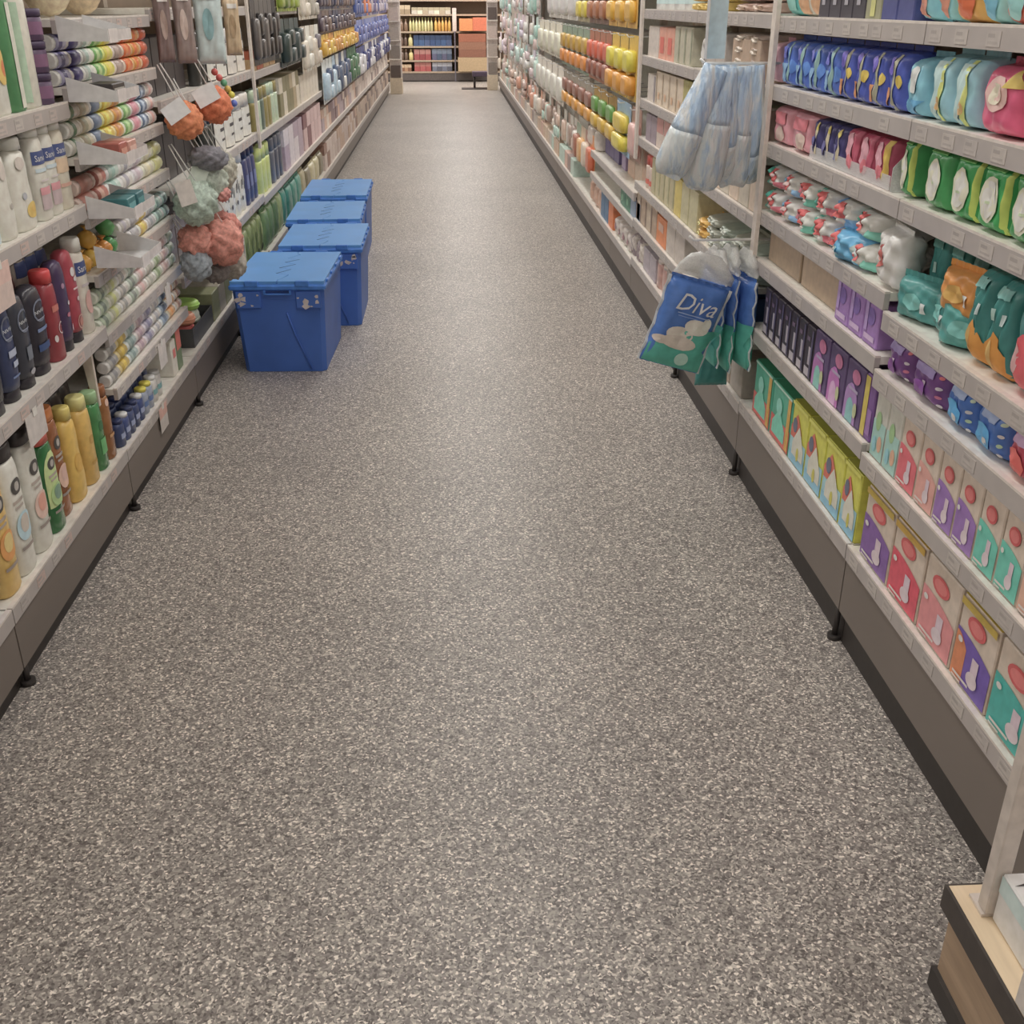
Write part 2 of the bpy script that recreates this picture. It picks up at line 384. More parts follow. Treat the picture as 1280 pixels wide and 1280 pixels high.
# ---------------------------------------------------------------- shelf bays
BOARD = M('#b3aaa2', .4); RAIL = M('#8c8683', .35, var=.06, scale=15); RAILTOP = M('#aca59e', .35)
PLINTH = M('#5f5751', .45, scale=3, var=.05); KICK = M('#2b2725', .5); BACK = M('#8f7f70', .6, var=.05, scale=6); POST = M('#a2978c', .4)
TAGM = [M('#928c88', .4), M('#96908b', .4), M('#978d88', .4), M('#9c8a83', .4)]
TAGS = []
for m in TAGM:
    b = MB().box(-.026, .026, -.0007, 0, -.0125, .0125, m); b.box(-.02, .004, -.0009, -.0006, .002, .008, M('#86807d', .5)); b.box(-.02, .016, -.0009, -.0006, -.008, -.004, M('#89837f', .5)); TAGS.append(b.mesh('price_tag'))
NAMES = {}
def bay(side, name, label, y0, y1, zs, depth=.45, top=1.92, pl0=.055, pz=.0, detail=True, rail=.038, backmat=None, feet=True, front=None):
    """one gondola bay; local x runs along the shelf, y into it. zs: heights of the board tops, the first is the base"""
    L = side == 'L'; X = XL if L else XR; w = y1-y0
    t = thing('shelf_bay', label, 'shelf', (X, (y0+y1)/2, 0), math.pi/2 if L else -math.pi/2, 'shelf bays along the %s of the aisle' % ('left' if L else 'right'))
    g = .0015; a, c = -w/2+g, w/2-g
    obj('back_panel', MB().box(a, c, depth, depth+.02, pl0+.03, top, backmat or BACK).mesh('back_panel'), t)
    u = MB(); ux = c-.03 if L else a+.03                            # the post at the far end of the bay
    u.box(ux-.028, ux+.028, depth-.04, depth-.001, pl0, top, POST)
    obj('post', u.mesh('post'), t)
    zb = zs[0]
    obj('plinth', MB().box(a+.0015, c-.0015, .004, .0235, pl0, zb-rail-.0005, PLINTH).mesh('plinth'), t)
    obj('kick_strip', MB().box(a, c, .024, .04, .001, pl0+.03, KICK).mesh('kick_strip'), t)
    if feet and detail:
        f = MB(); fx = a+.02 if L else c-.02
        f.tube([(fx, .012, .0), (fx, .012, .012)], .018, KICK, 10); f.tube([(fx, .012, .012), (fx, .013, pl0-.002)], .008, KICK, 8)
        obj('levelling_foot', f.mesh('levelling_foot'), t)
    for i, z in enumerate(zs):
        b = MB().box(a+.002, c-.002, .013, depth-.042, z-.018, z, BOARD)
        s = obj('shelf' if i else 'base_shelf', b.mesh('shelf'), t)
        r = MB().box(a+.001, c-.001, 0, .0125, z-rail, z-.002, RAIL); r.box(a+.001, c-.001, 0, .0125, z-.0019, z+.003, RAILTOP)
        obj('price_rail', r.mesh('price_rail'), s)
        if detail:
            n = int(w/.11); rnd = random.Random(int(z*1000)+int(y0*10))
            for k in range(n):
                if rnd.random() < .2: continue
                obj('price_tag', rnd.choice(TAGS if L else TAGS[:2]), s, (a+.06+(k+rnd.uniform(-.15, .15))*(w-.1)/n, -.0002, z-rail/2-.001))
    if name == 'strut':
        obj('shelf_strut', MB().prism([(.02, zs[1]-.045), (.05, zs[1]-.045), (.035, zs[0]+.18), (.02, zs[0]+.18)], 'x', c-.11, c-.095, POST).mesh('shelf_strut'), t)
    if front:
        fx = c-front[0] if L else a+front[0]
        obj('front_post', MB().box(fx-front[1]/2, fx+front[1]/2, -.013, -.0006, .75, top, M('#aaa198', .4)).mesh('front_post'), t)
    return t
LB = [(2.13, 3.09), (3.09, 4.06), (4.06, 5.05), (5.05, 6.03)]
bay('L', 'nearest left bay', 'nearest left shelf bay, stocked with body wash and shampoo bottles', 1.13, 2.13, [.213, .60, .945, 1.21, 1.62])
bay('L', 'strut', 'second left shelf bay from the camera, with dark and white bottles', 2.13, 3.09, [.213, .60, .945, 1.21, 1.62])
bay('L', '', 'left shelf bay of closely spaced shelves packed with small tubes', 3.09, 4.06, [.208, .405, .57, .745, .91, 1.065, 1.245, 1.41, 1.62], rail=.034)
bay('L', '', 'left shelf bay behind the hanging bath puffs', 4.06, 5.05, [.208, .51, .83, 1.135, 1.43, 1.75])
bay('L', '', 'left shelf bay beside the blue crates with white deodorants', 5.05, 6.03, [.208, .51, .83, 1.135, 1.43, 1.75], front=(.02, .035))
yL = [6.03, 7.0, 8.0, 9.2, 10.4, 11.6, 12.8, 14.2, 15.6, 17.0, 18.5, 20.0]
for i in range(len(yL)-1):
    bay('L', '', '%s left shelf bay beyond the blue crates' % nth(i), yL[i], yL[i+1], [.19, .49, .81, 1.12, 1.42, 1.72], detail=False)
bay('R', '', 'nearest right shelf bay, above the low wooden podium', 1.25, 2.22, [.275, .515, .715, .845, 1.08, 1.236, 1.414, 1.66], pl0=.095)
bay('R', '', 'second right shelf bay, with a half empty shelf of purple cartons', 2.22, 3.26, [.275, .535, .742, .885, 1.08, 1.236, 1.414, 1.66], pl0=.095, front=(.02, .04))
bay('R', '', 'right shelf bay behind the hanging cotton bags', 3.26, 4.30, [.26, .46, .64, .855, 1.03, 1.225, 1.42, 1.66], pl0=.095)
bay('R', '', 'right shelf bay just beyond the hanging cotton bags', 4.30, 5.52, [.26, .455, .64, .855, 1.03, 1.222, 1.42, 1.66], pl0=.095, front=(.03, .05))
yR = [5.52, 6.3, 7.3, 8.4, 9.6, 10.8, 12.0, 13.3, 14.8, 16.4, 18.0, 19.5, 20.8]
for i in range(len(yR)-1):
    bay('R', '', '%s right shelf bay beyond the hanging cotton bags' % nth(i+1), yR[i], yR[i+1], [.24, .44, .575, 1.72] if i < 2 else [.24, 1.76], pl0=.095, detail=False, backmat=M('#b5aca4', .6))

# ---------------------------------------------------------------- rows of goods
BAYENDS = {'L': [1.13, 2.13, 3.09, 4.06, 5.05]+yL, 'R': [2.22, 3.26, 4.30]+yR}
def row(side, place, z, items, x=None, inset=.016, solid=False):
    """items: (description, category, maker, px0, px1, count, height, depth, options)
    maker(w, d, h, i) gives the parts; px0..px1 is the span on the shelf front; options: stack, group, gap, name, hz, y (span given in metres)"""
    L = side == 'L'; X = (XL if L else XR) if x is None else x; todo = []
    for it in items:
        desc, cat, fn, p0, p1, n, h, d = it[:8]; o = it[8] if len(it) > 8 else {}
        if o.get('y'): ya, yb = p0, p1
        else: ya, yb = Ypx(p0, z+h*o.get('hz', .4), X), Ypx(p1, z+h*o.get('hz', .4), X)
        ya, yb = min(ya, yb), max(ya, yb); w = (yb-ya)/n
        for i in range(n):
            ww = w*o.get('fill', .94); lo, hi = ya+(i+.5)*w-ww/2, ya+(i+.5)*w+ww/2
            for e in BAYENDS[side]:                                    # nothing straddles the gap between two bays
                if lo < e+.006 and hi > e-.006:
                    if e-lo > hi-e: hi = e-.006
                    else: lo = e+.006
            for k in range(o.get('stack', 1)):
                todo.append((desc, (lo+hi)/2, k, max(.012, hi-lo), h, d, fn, cat, o, i, n))
    todo.sort(key=lambda q: (q[1], q[2])); cnt = {}; tot = {}
    for q in todo: tot[(q[0], q[2])] = tot.get((q[0], q[2]), 0)+1
    for desc, y, k, w, h, d, fn, cat, o, i, n in todo:
        c = cnt.get((desc, k), 0); cnt[(desc, k)] = c+1; st = o.get('stack', 1)
        w = round(w, 4); parts = fn(w, d, h, i)
        lab = desc
        if st > 1: lab += ', '+(['lower', 'upper'] if st == 2 else ['bottom', 'middle', 'top'] if st == 3 else ['bottom', 'second', 'third', 'top'])[k]+' layer'
        if tot[(desc, k)] > 1: lab += ', '+nth(c)+' from camera'
        lab += ', '+place
        X2 = X+(-1 if L else 1)*(inset+o.get('back', 0))
        grp = None
        if tot[(desc, k)]*st > 1: grp = desc+', '+place
        f = put_solid if (solid or o.get('solid')) else put
        f(o.get('name', cat.replace(' ', '_')), parts, lab, cat, (X2, y, z+k*(h+.0005)+.0006+o.get('lift', 0)), (math.pi/2 if L else -math.pi/2)+o.get('rz', 0)*((i % 3)-1), grp)
# ================================================================ right side, nearest bay
WHITE = '#b5aaa0'; REDL = '#b04a4c'
def pad_box(color, top=None, dark=None):
    def fn(w, d, h, i):
        pr = [('wave', -.97, .97, .03, .62, color), ('oval', -.55, .45, .66, .88, '#a9474a'), ('oval', -.42, .32, .695, .845, '#b85f5e'),
              ('rect', .05, .40, .20, .46, '#a99aa4'), ('oval', -.1, .5, .12, .3, '#b0a2a8'), ('rect', -.8, .1, .09, .12, '#b5a8a4'), ('rect', -.8, -.3, .05, .07, '#b5a8a4'), ('oval', -.8, -.55, .48, .55, '#b8aca8')]
        if dark: pr.insert(1, ('wave', -.97, -.35, .03, .58, dark))
        if top: pr.append(('rect', -.97, .97, .90, .985, top))
        return carton(w, d, h, '#a89b8e', prints=tuple(pr), top=top)
    return fn
P1 = 'nearest right bay base shelf'
row('R', P1, .275, [
  ('purple and white carton, yellow top edge', 'carton', pad_box('#6a4a86', '#a08a30'), 1070, 1104, 1, .178, .14),
  ('red and white carton, yellow top edge', 'carton', pad_box('#b23f50', '#a5852e'), 1104, 1141, 1, .178, .14),
  ('pink and white carton with red oval', 'carton', pad_box('#bc6f72'), 1141, 1183, 1, .178, .14),
  ('violet and orange carton, yellow top', 'carton', pad_box('#5b4690', '#a08a30', '#b06a44'), 1183, 1228, 1, .178, .14),
  ('teal and white carton with red oval', 'carton', pad_box('#2f8f88'), 1228, 1283, 1, .178, .14),
  ('coral and white carton with red oval', 'carton', pad_box('#bc7f70'), 1283, 1340, 1, .178, .14),
  ('lilac and white carton with red oval', 'carton', pad_box('#8a70a0'), 1340, 1420, 1, .178, .14)])
P2 = 'nearest right bay second shelf'
row('R', P2, .515, [
  ('pale carton with green leaf print', 'carton', lambda w, d, h, i: carton(w, d, h, '#a0a098', prints=(('rect', -.95, .95, .03, .6, '#7fa39c'), ('oval', -.6, .2, .45, .75, '#7a9a6c'), ('oval', 0, .7, .15, .4, '#b08a72'), ('oval', -.7, -.1, .1, .35, '#6f9fa8'))), 1082, 1114, 2, .150, .13),
  ('red and white pad carton', 'carton', pad_box('#b8525c'), 1114, 1137, 1, .150, .13),
  ('salmon and white pad carton', 'carton', pad_box('#bd8078'), 1137, 1160, 1, .150, .13),
  ('purple and white pad carton', 'carton', pad_box('#7a5a94'), 1160, 1210, 2, .150, .13),
  ('aqua and white pad carton', 'carton', pad_box('#4fa090'), 1210, 1266, 2, .150, .13),
  ('peach carton', 'carton', pad_box('#bd8a78'), 1266, 1302, 1, .150, .13),
  ('rose and white pad carton', 'carton', pad_box('#b5707c'), 1302, 1385, 2, .150, .13)])
P3 = 'nearest right bay third shelf'
def purp(w, d, h, i): return pouch(w, d, h, '#5f3a70', prints=(('rect', -.7, .5, .68, .86, '#8070a0'), ('rect', -.1, .05, .30, .52, '#b0a0b0'), ('oval', .70, .86, .75, .83, '#b05a60'), ('oval', .70, .86, .5, .58, '#b0a8b0'), ('oval', .70, .86, .3, .38, '#a8607a'), ('oval', .70, .86, .1, .18, '#b0a8b0'), ('oval', -.6, .2, .1, .5, '#6d3c80')), seed=i+3)
def bluep(w, d, h, i): return pouch(w, d, h, '#3a5f9e', prints=(('oval', -.9, .45, .05, .62, '#3f86c4'), ('rect', -.5, .5, .74, .88, '#8090b8'), ('oval', -.05, .28, .2, .38, '#b8c4d0'), ('oval', .70, .86, .75, .83, '#a0b098'), ('oval', .70, .86, .5, .58, '#b0b8c0'), ('oval', .70, .86, .3, .38, '#8fa88a'), ('oval', .70, .86, .1, .18, '#b0b8c0')), seed=i+5)
def redp(w, d, h, i): return pouch(w, d, h, '#9c3a4c', prints=(('oval', -.9, .4, .05, .6, '#b8504c'), ('rect', -.5, .5, .72, .88, '#a080a0'), ('oval', .70, .86, .55, .63, '#b8a8b0'), ('oval', .70, .86, .2, .28, '#b8a8b0')), seed=i+8)
row('R', P3, .715, [
  ('purple soft pad pack with white dots', 'pad pack', purp, 1088, 1166, 2, .088, .09),
  ('bright blue soft pad pack', 'pad pack', bluep, 1166, 1240, 2, .088, .09),
  ('red soft pad pack', 'pad pack', redp, 1240, 1330, 2, .088, .09),
  ('dark pink soft pad pack', 'pad pack', lambda w, d, h, i: pouch(w, d, h, '#a8607c', prints=(('oval', -.5, .5, .2, .6, '#b88a98'),)), 1330, 1420, 2, .088, .09)])
P4 = 'nearest right bay fourth shelf'
TEAL = '#2f6f6c'
def tealo(w, d, h, i): return pouch(w, d, h, TEAL, prints=(('zig', -.97, .97, .02, .48, '#c9792a'), ('rect', -.3, -.1, .58, .70, '#8fb0a8'), ('rect', .3, .5, .55, .66, '#9fb8b0'), ('rect', -.6, .5, .80, .90, '#5f9490'), ('oval', -.15, .05, .1, .4, '#d09050')), seed=i+1, wr=.1)
row('R', P4, .845, [
  ('upright dark teal and orange pack', 'pad pack', lambda w, d, h, i: pouch(w, d, h, TEAL, prints=(('zig', -.97, .9, .05, .42, '#c5743a'), ('rect', -.2, .1, .5, .62, '#8fb0a8'), ('rect', -.6, .6, .78, .88, '#4f8480')), seed=i+1, wr=.12), 1106, 1180, 3, .186, .05, {'back': .065}),
  ('teal pack with orange lower half', 'pad pack', tealo, 1193, 1245, 2, .178, .11),
  ('teal pack with red lower half', 'pad pack', lambda w, d, h, i: pouch(w, d, h, '#3a6a68', prints=(('hill', -.97, .97, .02, .62, '#b8444e'), ('rect', -.3, .1, .7, .82, '#a08a90'), ('oval', -.6, -.3, .2, .5, '#c8888a')), seed=i+4), 1245, 1345, 2, .178, .11)])
lay = [(1128, '#3a7a78', .9), (1150, '#35706e', -.5), (1172, '#c8762e', .5), (1181, '#3f8480', 1.4)]
for k, (px, c, rz) in enumerate(lay):
    y = Ypx(px, .88, XR); pr = pouch(.15, .06, .085, c, prints=(('oval', -.5, .3, .3, .7, '#5f9c98' if k != 2 else '#d08a40'), ('rect', .3, .5, .3, .55, '#a8b8b0')), seed=k+11, wr=.16)
    put('pad_pack', pr, ['crumpled teal pack toppled at the shelf edge by the wipes', 'crumpled dark teal pack lying next to the toppled teal one', 'crumpled orange pack lying on the dark teal packs', 'crumpled sea green pack lying below the orange one'][k], 'pad pack', (XR+.025+.012*(k % 2), y, .847+(.06 if k == 2 else .0)), -math.pi/2+rz*.35)
P5 = 'nearest right bay, shelf of green packs'
def greenp(w, d, h, i): return pouch(w, d, h, ['#37804a', '#2f8a4a', '#2c8648', '#348048'][i % 4], prints=(*((('rect', .74, .90, .04, .95, '#9fb04a'),) if i in (1, 2, 4) else ()), ('oval', -.68, .52, .14, .82, '#b3b49a'), ('oval', -.56, .40, .20, .76, '#bcbca6'), ('rect', -.9, .6, .90, .96, '#6aa860'), ('rect', -.25, .1, .42, .46, '#9aa88a')), sq=9, seed=i+2, wr=.04)
row('R', P5, 1.08, [('green pad pack with cream oval', 'pad pack', greenp, 1115, 1290, 5, .118, .12), ('lime green pad pack', 'pad pack', greenp, 1290, 1440, 3, .118, .12)])
P6 = 'nearest right bay, sixth shelf'
row('R', P6, 1.236, [
  ('pale blue pack with white oval', 'pad pack', lambda w, d, h, i: pouch(w, d, h, '#6aa0b4', prints=(('oval', -.5, .4, .4, .85, '#a8b4ac'), ('slant', -.9, .5, .05, .3, '#4f8cb0')), sq=6, seed=3), 1121, 1150, 1, .115, .11),
  ('light blue pack with yellow stripe', 'pad pack', lambda w, d, h, i: pouch(w, d, h, '#7aa4b6', prints=(('slant', -.9, .2, .05, .9, '#94b0bc'), ('rect', .1, .40, .05, .95, '#a5b060'), ('oval', -.2, .3, .2, .4, '#b09060')), sq=6, seed=4+i), 1150, 1207, 2, .125, .11),
  ('bright pink pack with pale oval', 'pad pack', lambda w, d, h, i: pouch(w, d, h, '#b8496a', prints=(('oval', -.6, .5, .35, .85, '#c0908a'), ('oval', -.45, .3, .45, .75, '#c4a894'), ('tri', .3, .95, .7, .97, '#c89a48')), sq=6, seed=6+i), 1207, 1262, 1, .118, .12),
  ('rose pink pack', 'pad pack', lambda w, d, h, i: pouch(w, d, h, '#b85f70', prints=(('oval', -.6, .5, .35, .85, '#c09a94'),), sq=6, seed=8+i), 1262, 1420, 3, .118, .12)])
P7 = 'nearest right bay, seventh shelf'
def bagc(a, b, c): return lambda w, d, h, i: pouch(w, d, h, a, prints=(('slant', -.8, .3, .3, .95, b), ('oval', -.6, .6, .05, .4, c), ('tri', 0, .8, .5, .9, '#c0b4a8')), seed=i+2, wr=.12)
row('R', P7, 1.414, [
  ('light blue and red crackling bag', 'pad pack', bagc('#6fa6bc', '#b8b0a8', '#b87a6a'), 1137, 1178, 2, .14, .1),
  ('yellow and orange bag with white flash', 'pad pack', bagc('#c8843a', '#d0a838', '#c0562e'), 1178, 1215, 1, .14, .1),
  ('sky blue and white bag', 'pad pack', bagc('#7ab0c4', '#c0bcb6', '#5f9ab8'), 1215, 1240, 1, .14, .1),
  ('red and yellow bag', 'pad pack', bagc('#b8503c', '#c89838', '#7ab0c0'), 1240, 1275, 1, .14, .1),
  ('blue and orange bag', 'pad pack', bagc('#7ab0c4', '#c88a48', '#b8583c'), 1275, 1400, 3, .14, .1)])

# ================================================================ right side, second bay
Q1 = 'second right bay base shelf'
def stork(a, top, zig, low):
    return lambda w, d, h, i: carton(w, d, h, a, prints=(('rect', -.98, .98, .02, .46, low), ('zig', -.9, .3, .40, .82, '#b05a4c'), ('zig', -.5, .75, .18, .66, zig), ('oval', -.45, .0, .55, .75, '#5a5866'), ('oval', .05, .4, .12, .3, '#a5a03c'), ('rect', -.98, .98, .96, .995, top)), top='#8f8f28' if 'a' in a[:2] else None)
row('R', Q1, .275, [  # carton tops get a darker colour, painting in the shade under the shelf
  ('green display carton with red print', 'carton', lambda w, d, h, i: carton(w, d, h, '#3f8f78', prints=(('rect', -.98, .98, .02, .42, '#b0504c'), ('zig', -.8, .5, .1, .62, '#5fae9a'), ('rect', .62, .92, .05, .98, '#b0893a'), ('oval', -.5, .1, .5, .8, '#6fb0a0'), ('rect', -.98, .98, .955, .995, '#8fc0a0')), top='#246a4c'), 936, 981, 2, .170, .30),
  ('yellow display carton with white peaks', 'carton', lambda w, d, h, i: carton(w, d, h, '#a8a838', prints=(('rect', -.98, .98, .02, .45, '#7fa6b8'), ('rect', -.98, .98, .02, .2, '#6a9ab8'), ('zig', -.95, .35, .42, .84, '#b05a4c'), ('zig', -.6, .8, .16, .68, '#b5aea0'), ('oval', -.75, -.2, .52, .76, '#555a6c'), ('oval', .0, .3, .12, .34, '#a5a03c'), ('rect', -.98, .98, .94, .995, '#c8cc3a')), top='#7f7f22'), 981, 1069, 4, .178, .30)])
Q2 = 'second right bay second shelf'
row('R', Q2, .535, [
  ('slim black carton with white lettering', 'carton', lambda w, d, h, i: carton(w, d, h, '#332d38', prints=(('rect', -.1, .45, .28, .62, '#8a8490'), ('rect', -.7, .5, .06, .22, '#8f8a92'), ('rect', -.6, .1, .72, .80, '#5a4a60'), ('rect', .5, .9, .05, .95, '#46405a'))), 948, 1008, 7, .142, .12),
  ('purple carton with pink and teal swirl', 'carton', lambda w, d, h, i: carton(w, d, h, '#4c3c60', prints=(('arch', -.9, .5, .02, .66, ['#8a6a9c', '#9a5a98', '#8f5a90'][i]), ('arch', -.6, .2, .02, .42, ['#6a9a9c', '#b08ab0', '#6aa098'][i]), ('oval', -.3, .6, .68, .92, '#9c5a7c'), ('rect', -.5, .5, .55, .6, '#8a809a'), ('oval', .2, .6, .15, .4, '#9aa07a'))), 1008, 1069, 3, .148, .12),
  ('purple carton with yellow edge', 'carton', lambda w, d, h, i: carton(w, d, h, '#64457c', prints=(('rect', -.95, -.1, .03, .97, '#a8983c'), ('rect', .05, .9, .1, .5, '#7c5a90'))), 1069, 1086, 1, .150, .12)])
Q3 = 'second right bay third shelf'
row('R', Q3, .742, [('plain brown cardboard carton', 'carton', lambda w, d, h, i: carton(w, d, h, ['#92806c', '#8c7a66'][i % 2]), 946, 1033, 2, .106, .2, {'hz': .3, 'back': .02}), ('purple cotton pad carton', 'carton', lambda w, d, h, i: carton(w, d, h, '#83639a', prints=(('oval', -.6, .5, .45, .85, '#6a5490'), ('rect', -.7, .7, .12, .24, '#a590b0'), ('rect', -.8, -.4, .3, .95, '#9078a8'))), 1036, 1088, 3, .102, .12, {'hz': .3})])
Q4 = 'second right bay fourth shelf'
def wipes(w, d, h, i): return pouch(w, d, h, '#b8b0a8', prints=(('rect', -.45, .25, .35, .88, '#b05050'), ('rect', -.98, -.5, .05, .95, ['#3f8f80', '#4f7fb0', '#3f8f80', '#b8707c', '#5f8fae'][i % 5]), ('rect', .4, .95, .1, .4, ['#5f9f90', '#6a90b8', '#b8606c'][i % 3]), ('rect', -.3, .05, .5, .65, '#c89a98')), sq=5, seed=i, wr=.12)
row('R', Q4, .885, [('white baby wipes, red logo', 'wipes', wipes, 950, 1078, 6, .068, .16, {'stack': 2, 'rz': .10})])
put('wipes', pouch(.17, .08, .07, '#4f8fc0', prints=(('oval', .2, .8, .2, .8, '#9ab8cc'), ('rect', -.9, -.4, .2, .5, '#6fa6cc')), seed=21, wr=.2), 'blue wrapped wipes pack slipping forward over the shelf edge', 'wipes', (XR+.004, Ypx(1055, .90, XR), .887), -math.pi/2+.2)
put('wipes', pouch(.14, .08, .12, '#bab2aa', prints=(('oval', -.4, .3, .35, .75, '#b0605c'), ('oval', -.25, .15, .45, .65, '#c0a49c')), seed=23, wr=.2), 'white wipes pack standing on end at the bay joint, red round logo', 'wipes', (XR+.006, Ypx(1098, .93, XR), .887), -math.pi/2-.1)
Q5 = 'second right bay fifth shelf'
row('R', Q5, 1.08, [
  ('pink tissue pack', 'tissues', lambda w, d, h, i: pouch(w, d, h, '#b87a84', prints=(('rect', -.8, .6, .55, .85, '#b0606a'), ('oval', -.3, .6, .1, .5, '#c49a90')), sq=7, seed=i), 955, 1006, 2, .105, .1),
  ('navy tissue pack with yellow strip', 'tissues', lambda w, d, h, i: pouch(w, d, h, '#3c3a66', prints=(('rect', .1, .35, .08, .9, '#a8a088'), ('oval', .05, .5, .72, .92, '#b0a04a'), ('rect', -.8, -.1, .2, .55, '#5c5a88')), sq=7, seed=i), 1006, 1046, 3, .102, .1),
  ('crimson and pink tissue pack', 'tissues', lambda w, d, h, i: pouch(w, d, h, '#9c3f58', prints=(('oval', -.6, .4, .3, .9, '#b8808c'), ('rect', .5, .85, .05, .95, '#b8953a' if i == 0 else '#a04a60'), ('oval', -.3, .5, .1, .45, '#b8606c')), sq=7, seed=i), 1046, 1100, 3, .105, .1)])
tr = MB(); yA, yB = Ypx(1006, 1.1, XR), Ypx(1104, 1.1, XR); wd = yA-yB
tr.box(-wd/2, wd/2, 0, .002, 0, .03, film('#c8c4be', .5)); 
t = thing('display_tray', 'clear plastic tray in front of the navy and crimson tissue packs', 'tray', (XR+.0135, (yA+yB)/2, 1.0835), -math.pi/2)
obj('tray_wall', tr.mesh('tray_wall'), t)
dv = MB().prism([(0, 0), (.13, 0), (.13, .075), (.03, .085), (0, .05)], 'x', 0, .002, film('#d8d0b8', .3))
t = thing('shelf_divider', 'clear upright divider between the crimson tissues and the green packs', 'divider', (XR+.016, Ypx(1106, 1.12, XR), 1.0805), -math.pi/2); obj('divider_panel', dv.mesh('divider_panel'), t)
Q6 = 'second right bay sixth shelf'
row('R', Q6, 1.236, [
  ('pale pink pad pack', 'pad pack', lambda w, d, h, i: pouch(w, d, h, '#b88a94', prints=(('rect', -.7, .7, .4, .7, '#b06a7c'),), sq=7), 955, 970, 1, .112, .1),
  ('royal blue pad pack with green stripe', 'pad pack', lambda w, d, h, i: pouch(w, d, h, '#3f5aa0', prints=(('rect', .05, .4, .04, .94, '#6f9090'), ('slant', -.8, -.2, .1, .5, '#6a8fc8'), ('oval', -.8, -.1, .6, .85, '#5a5fa8'), ('oval', .5, .9, .3, .6, '#4a74b8')), sq=7, seed=i), 970, 1040, 4, .122, .11),
  ('dark blue pad pack with yellow dot', 'pad pack', lambda w, d, h, i: pouch(w, d, h, '#3c4c98', prints=(('rect', -.1, .2, .04, .94, '#8a8a78'), ('oval', .3, .8, .4, .62, '#b89a3c'), ('slant', -.9, -.3, .1, .4, '#b07a50'), ('oval', -.7, 0, .6, .9, '#5a50a0')), sq=7, seed=i), 1040, 1119, 4, .122, .11)])
Q7 = 'second right bay seventh shelf'
row('R', Q7, 1.414, [
  ('teal pack', 'pad pack', lambda w, d, h, i: pouch(w, d, h, '#4a9490', prints=(('rect', -.5, .6, .1, .6, '#7ab0a8'),)), 973, 990, 1, .15, .1),
  ('white and orange pack', 'pad pack', lambda w, d, h, i: pouch(w, d, h, '#b8aca2', prints=(('rect', -.3, .8, .05, .5, '#c08a68'),)), 988, 1018, 2, .15, .1),
  ('black carton', 'carton', lambda w, d, h, i: carton(w, d, h, '#35323a', prints=(('rect', -.4, .2, .2, .6, '#8a8890'),)), 1018, 1076, 4, .15, .1),
  ('olive striped carton', 'carton', lambda w, d, h, i: carton(w, d, h, '#7a7a60', prints=(('rect', -.3, .3, .05, .95, '#a0a060'),)), 1076, 1096, 1, .15, .1),
  ('navy carton', 'carton', lambda w, d, h, i: carton(w, d, h, '#3a4070', prints=(('rect', -.5, .5, .3, .6, '#5a6090'),)), 1096, 1137, 2, .15, .1)])
# ================================================================ low wooden podium in the right foreground
PODW = wood_mat('#aa9a83', '#b4a48c'); PODS = wood_mat('#7d6b59', '#8a7763')
t = thing('podium', 'low wooden podium with dark edge band in the right foreground', 'podium', (.745, 1.206, 0))
obj('top_board', MB().box(.004, .50, -1.4, -.004, .172, .21, PODW).mesh('top_board'), t)
b = MB().box(-.001, .0039, -1.4, 0, .165, .2095, M('#35302d', .5)); obj('edge_band', b.mesh('edge_band'), t)
obj('edge_band', MB().box(.004, .5, -.0039, 0, .165, .2095, M('#35302d', .5)).mesh('edge_band'), t)
obj('side_panel', MB().box(.012, .03, -1.4, -.012, .04, .165, PODS).mesh('side_panel'), t)
obj('side_panel', MB().box(.03, .5, -.03, -.012, .04, .165, PODS).mesh('side_panel'), t)
obj('kick_strip', MB().box(.004, .5, -1.4, -.006, 0, .04, KICK).mesh('kick_strip'), t)
t = thing('display_post', 'light grey square steel post standing on the wooden podium', 'post', (.800, 1.150, .2105))
obj('foot_plate', MB().box(-.03, .05, -.012, .03, 0, .005, M('#a39a92', .35)).mesh('foot_plate'), t)
obj('upright', MB().box(-.026, .0, -.014, .012, .0055, 1.45, M('#aaa199', .35, k=.6), .002).mesh('upright'), t)
def gift(x, y, z, w, d, h, c, ink, lab):
    b = MB().box(-w/2, w/2, -d/2, d/2, 0, h, M(c, .35), .003); P = [('carton', b.mesh('carton'))]
    pr = MB()
    for a, e, s1, s2 in ((-.38, .22, .4, .10), (-.1, -.02, .5, .08), (-.4, -.3, .55, .08)):
        vs, fs = shape('slant'); pr.add([((a+s1*u)*w, (e+s2*v)*d, h+.0008) for u, v in vs], fs, M(ink, .5))
    P.append(('printed_top', pr.mesh('printed_top'))); P[-1][1].name = 'printed_top'
    vs, fs = shape('rect'); q = MB().add([(-w/2-.0008, (-.5+u*.96+.02)*d, (.62+.34*v)*h) for u, v in vs], fs, M('#9ab0bc' if ink == '#3a3838' else '#b06a66', .4)); P.append(('printed_side', q.mesh('printed_side')))
    t = thing('carton', lab, 'carton', (x, y, z)); [obj(n, m, t) for n, m in P]
gift(.872, 1.085, .2105, .175, .10, .09, '#b8b2ac', '#3a3838', 'white and silver carton with dark lettering beside the steel post')
gift(.832, .915, .2105, .17, .15, .122, '#a8a29c', '#b06a66', 'grey carton with pink band at the bottom right edge')

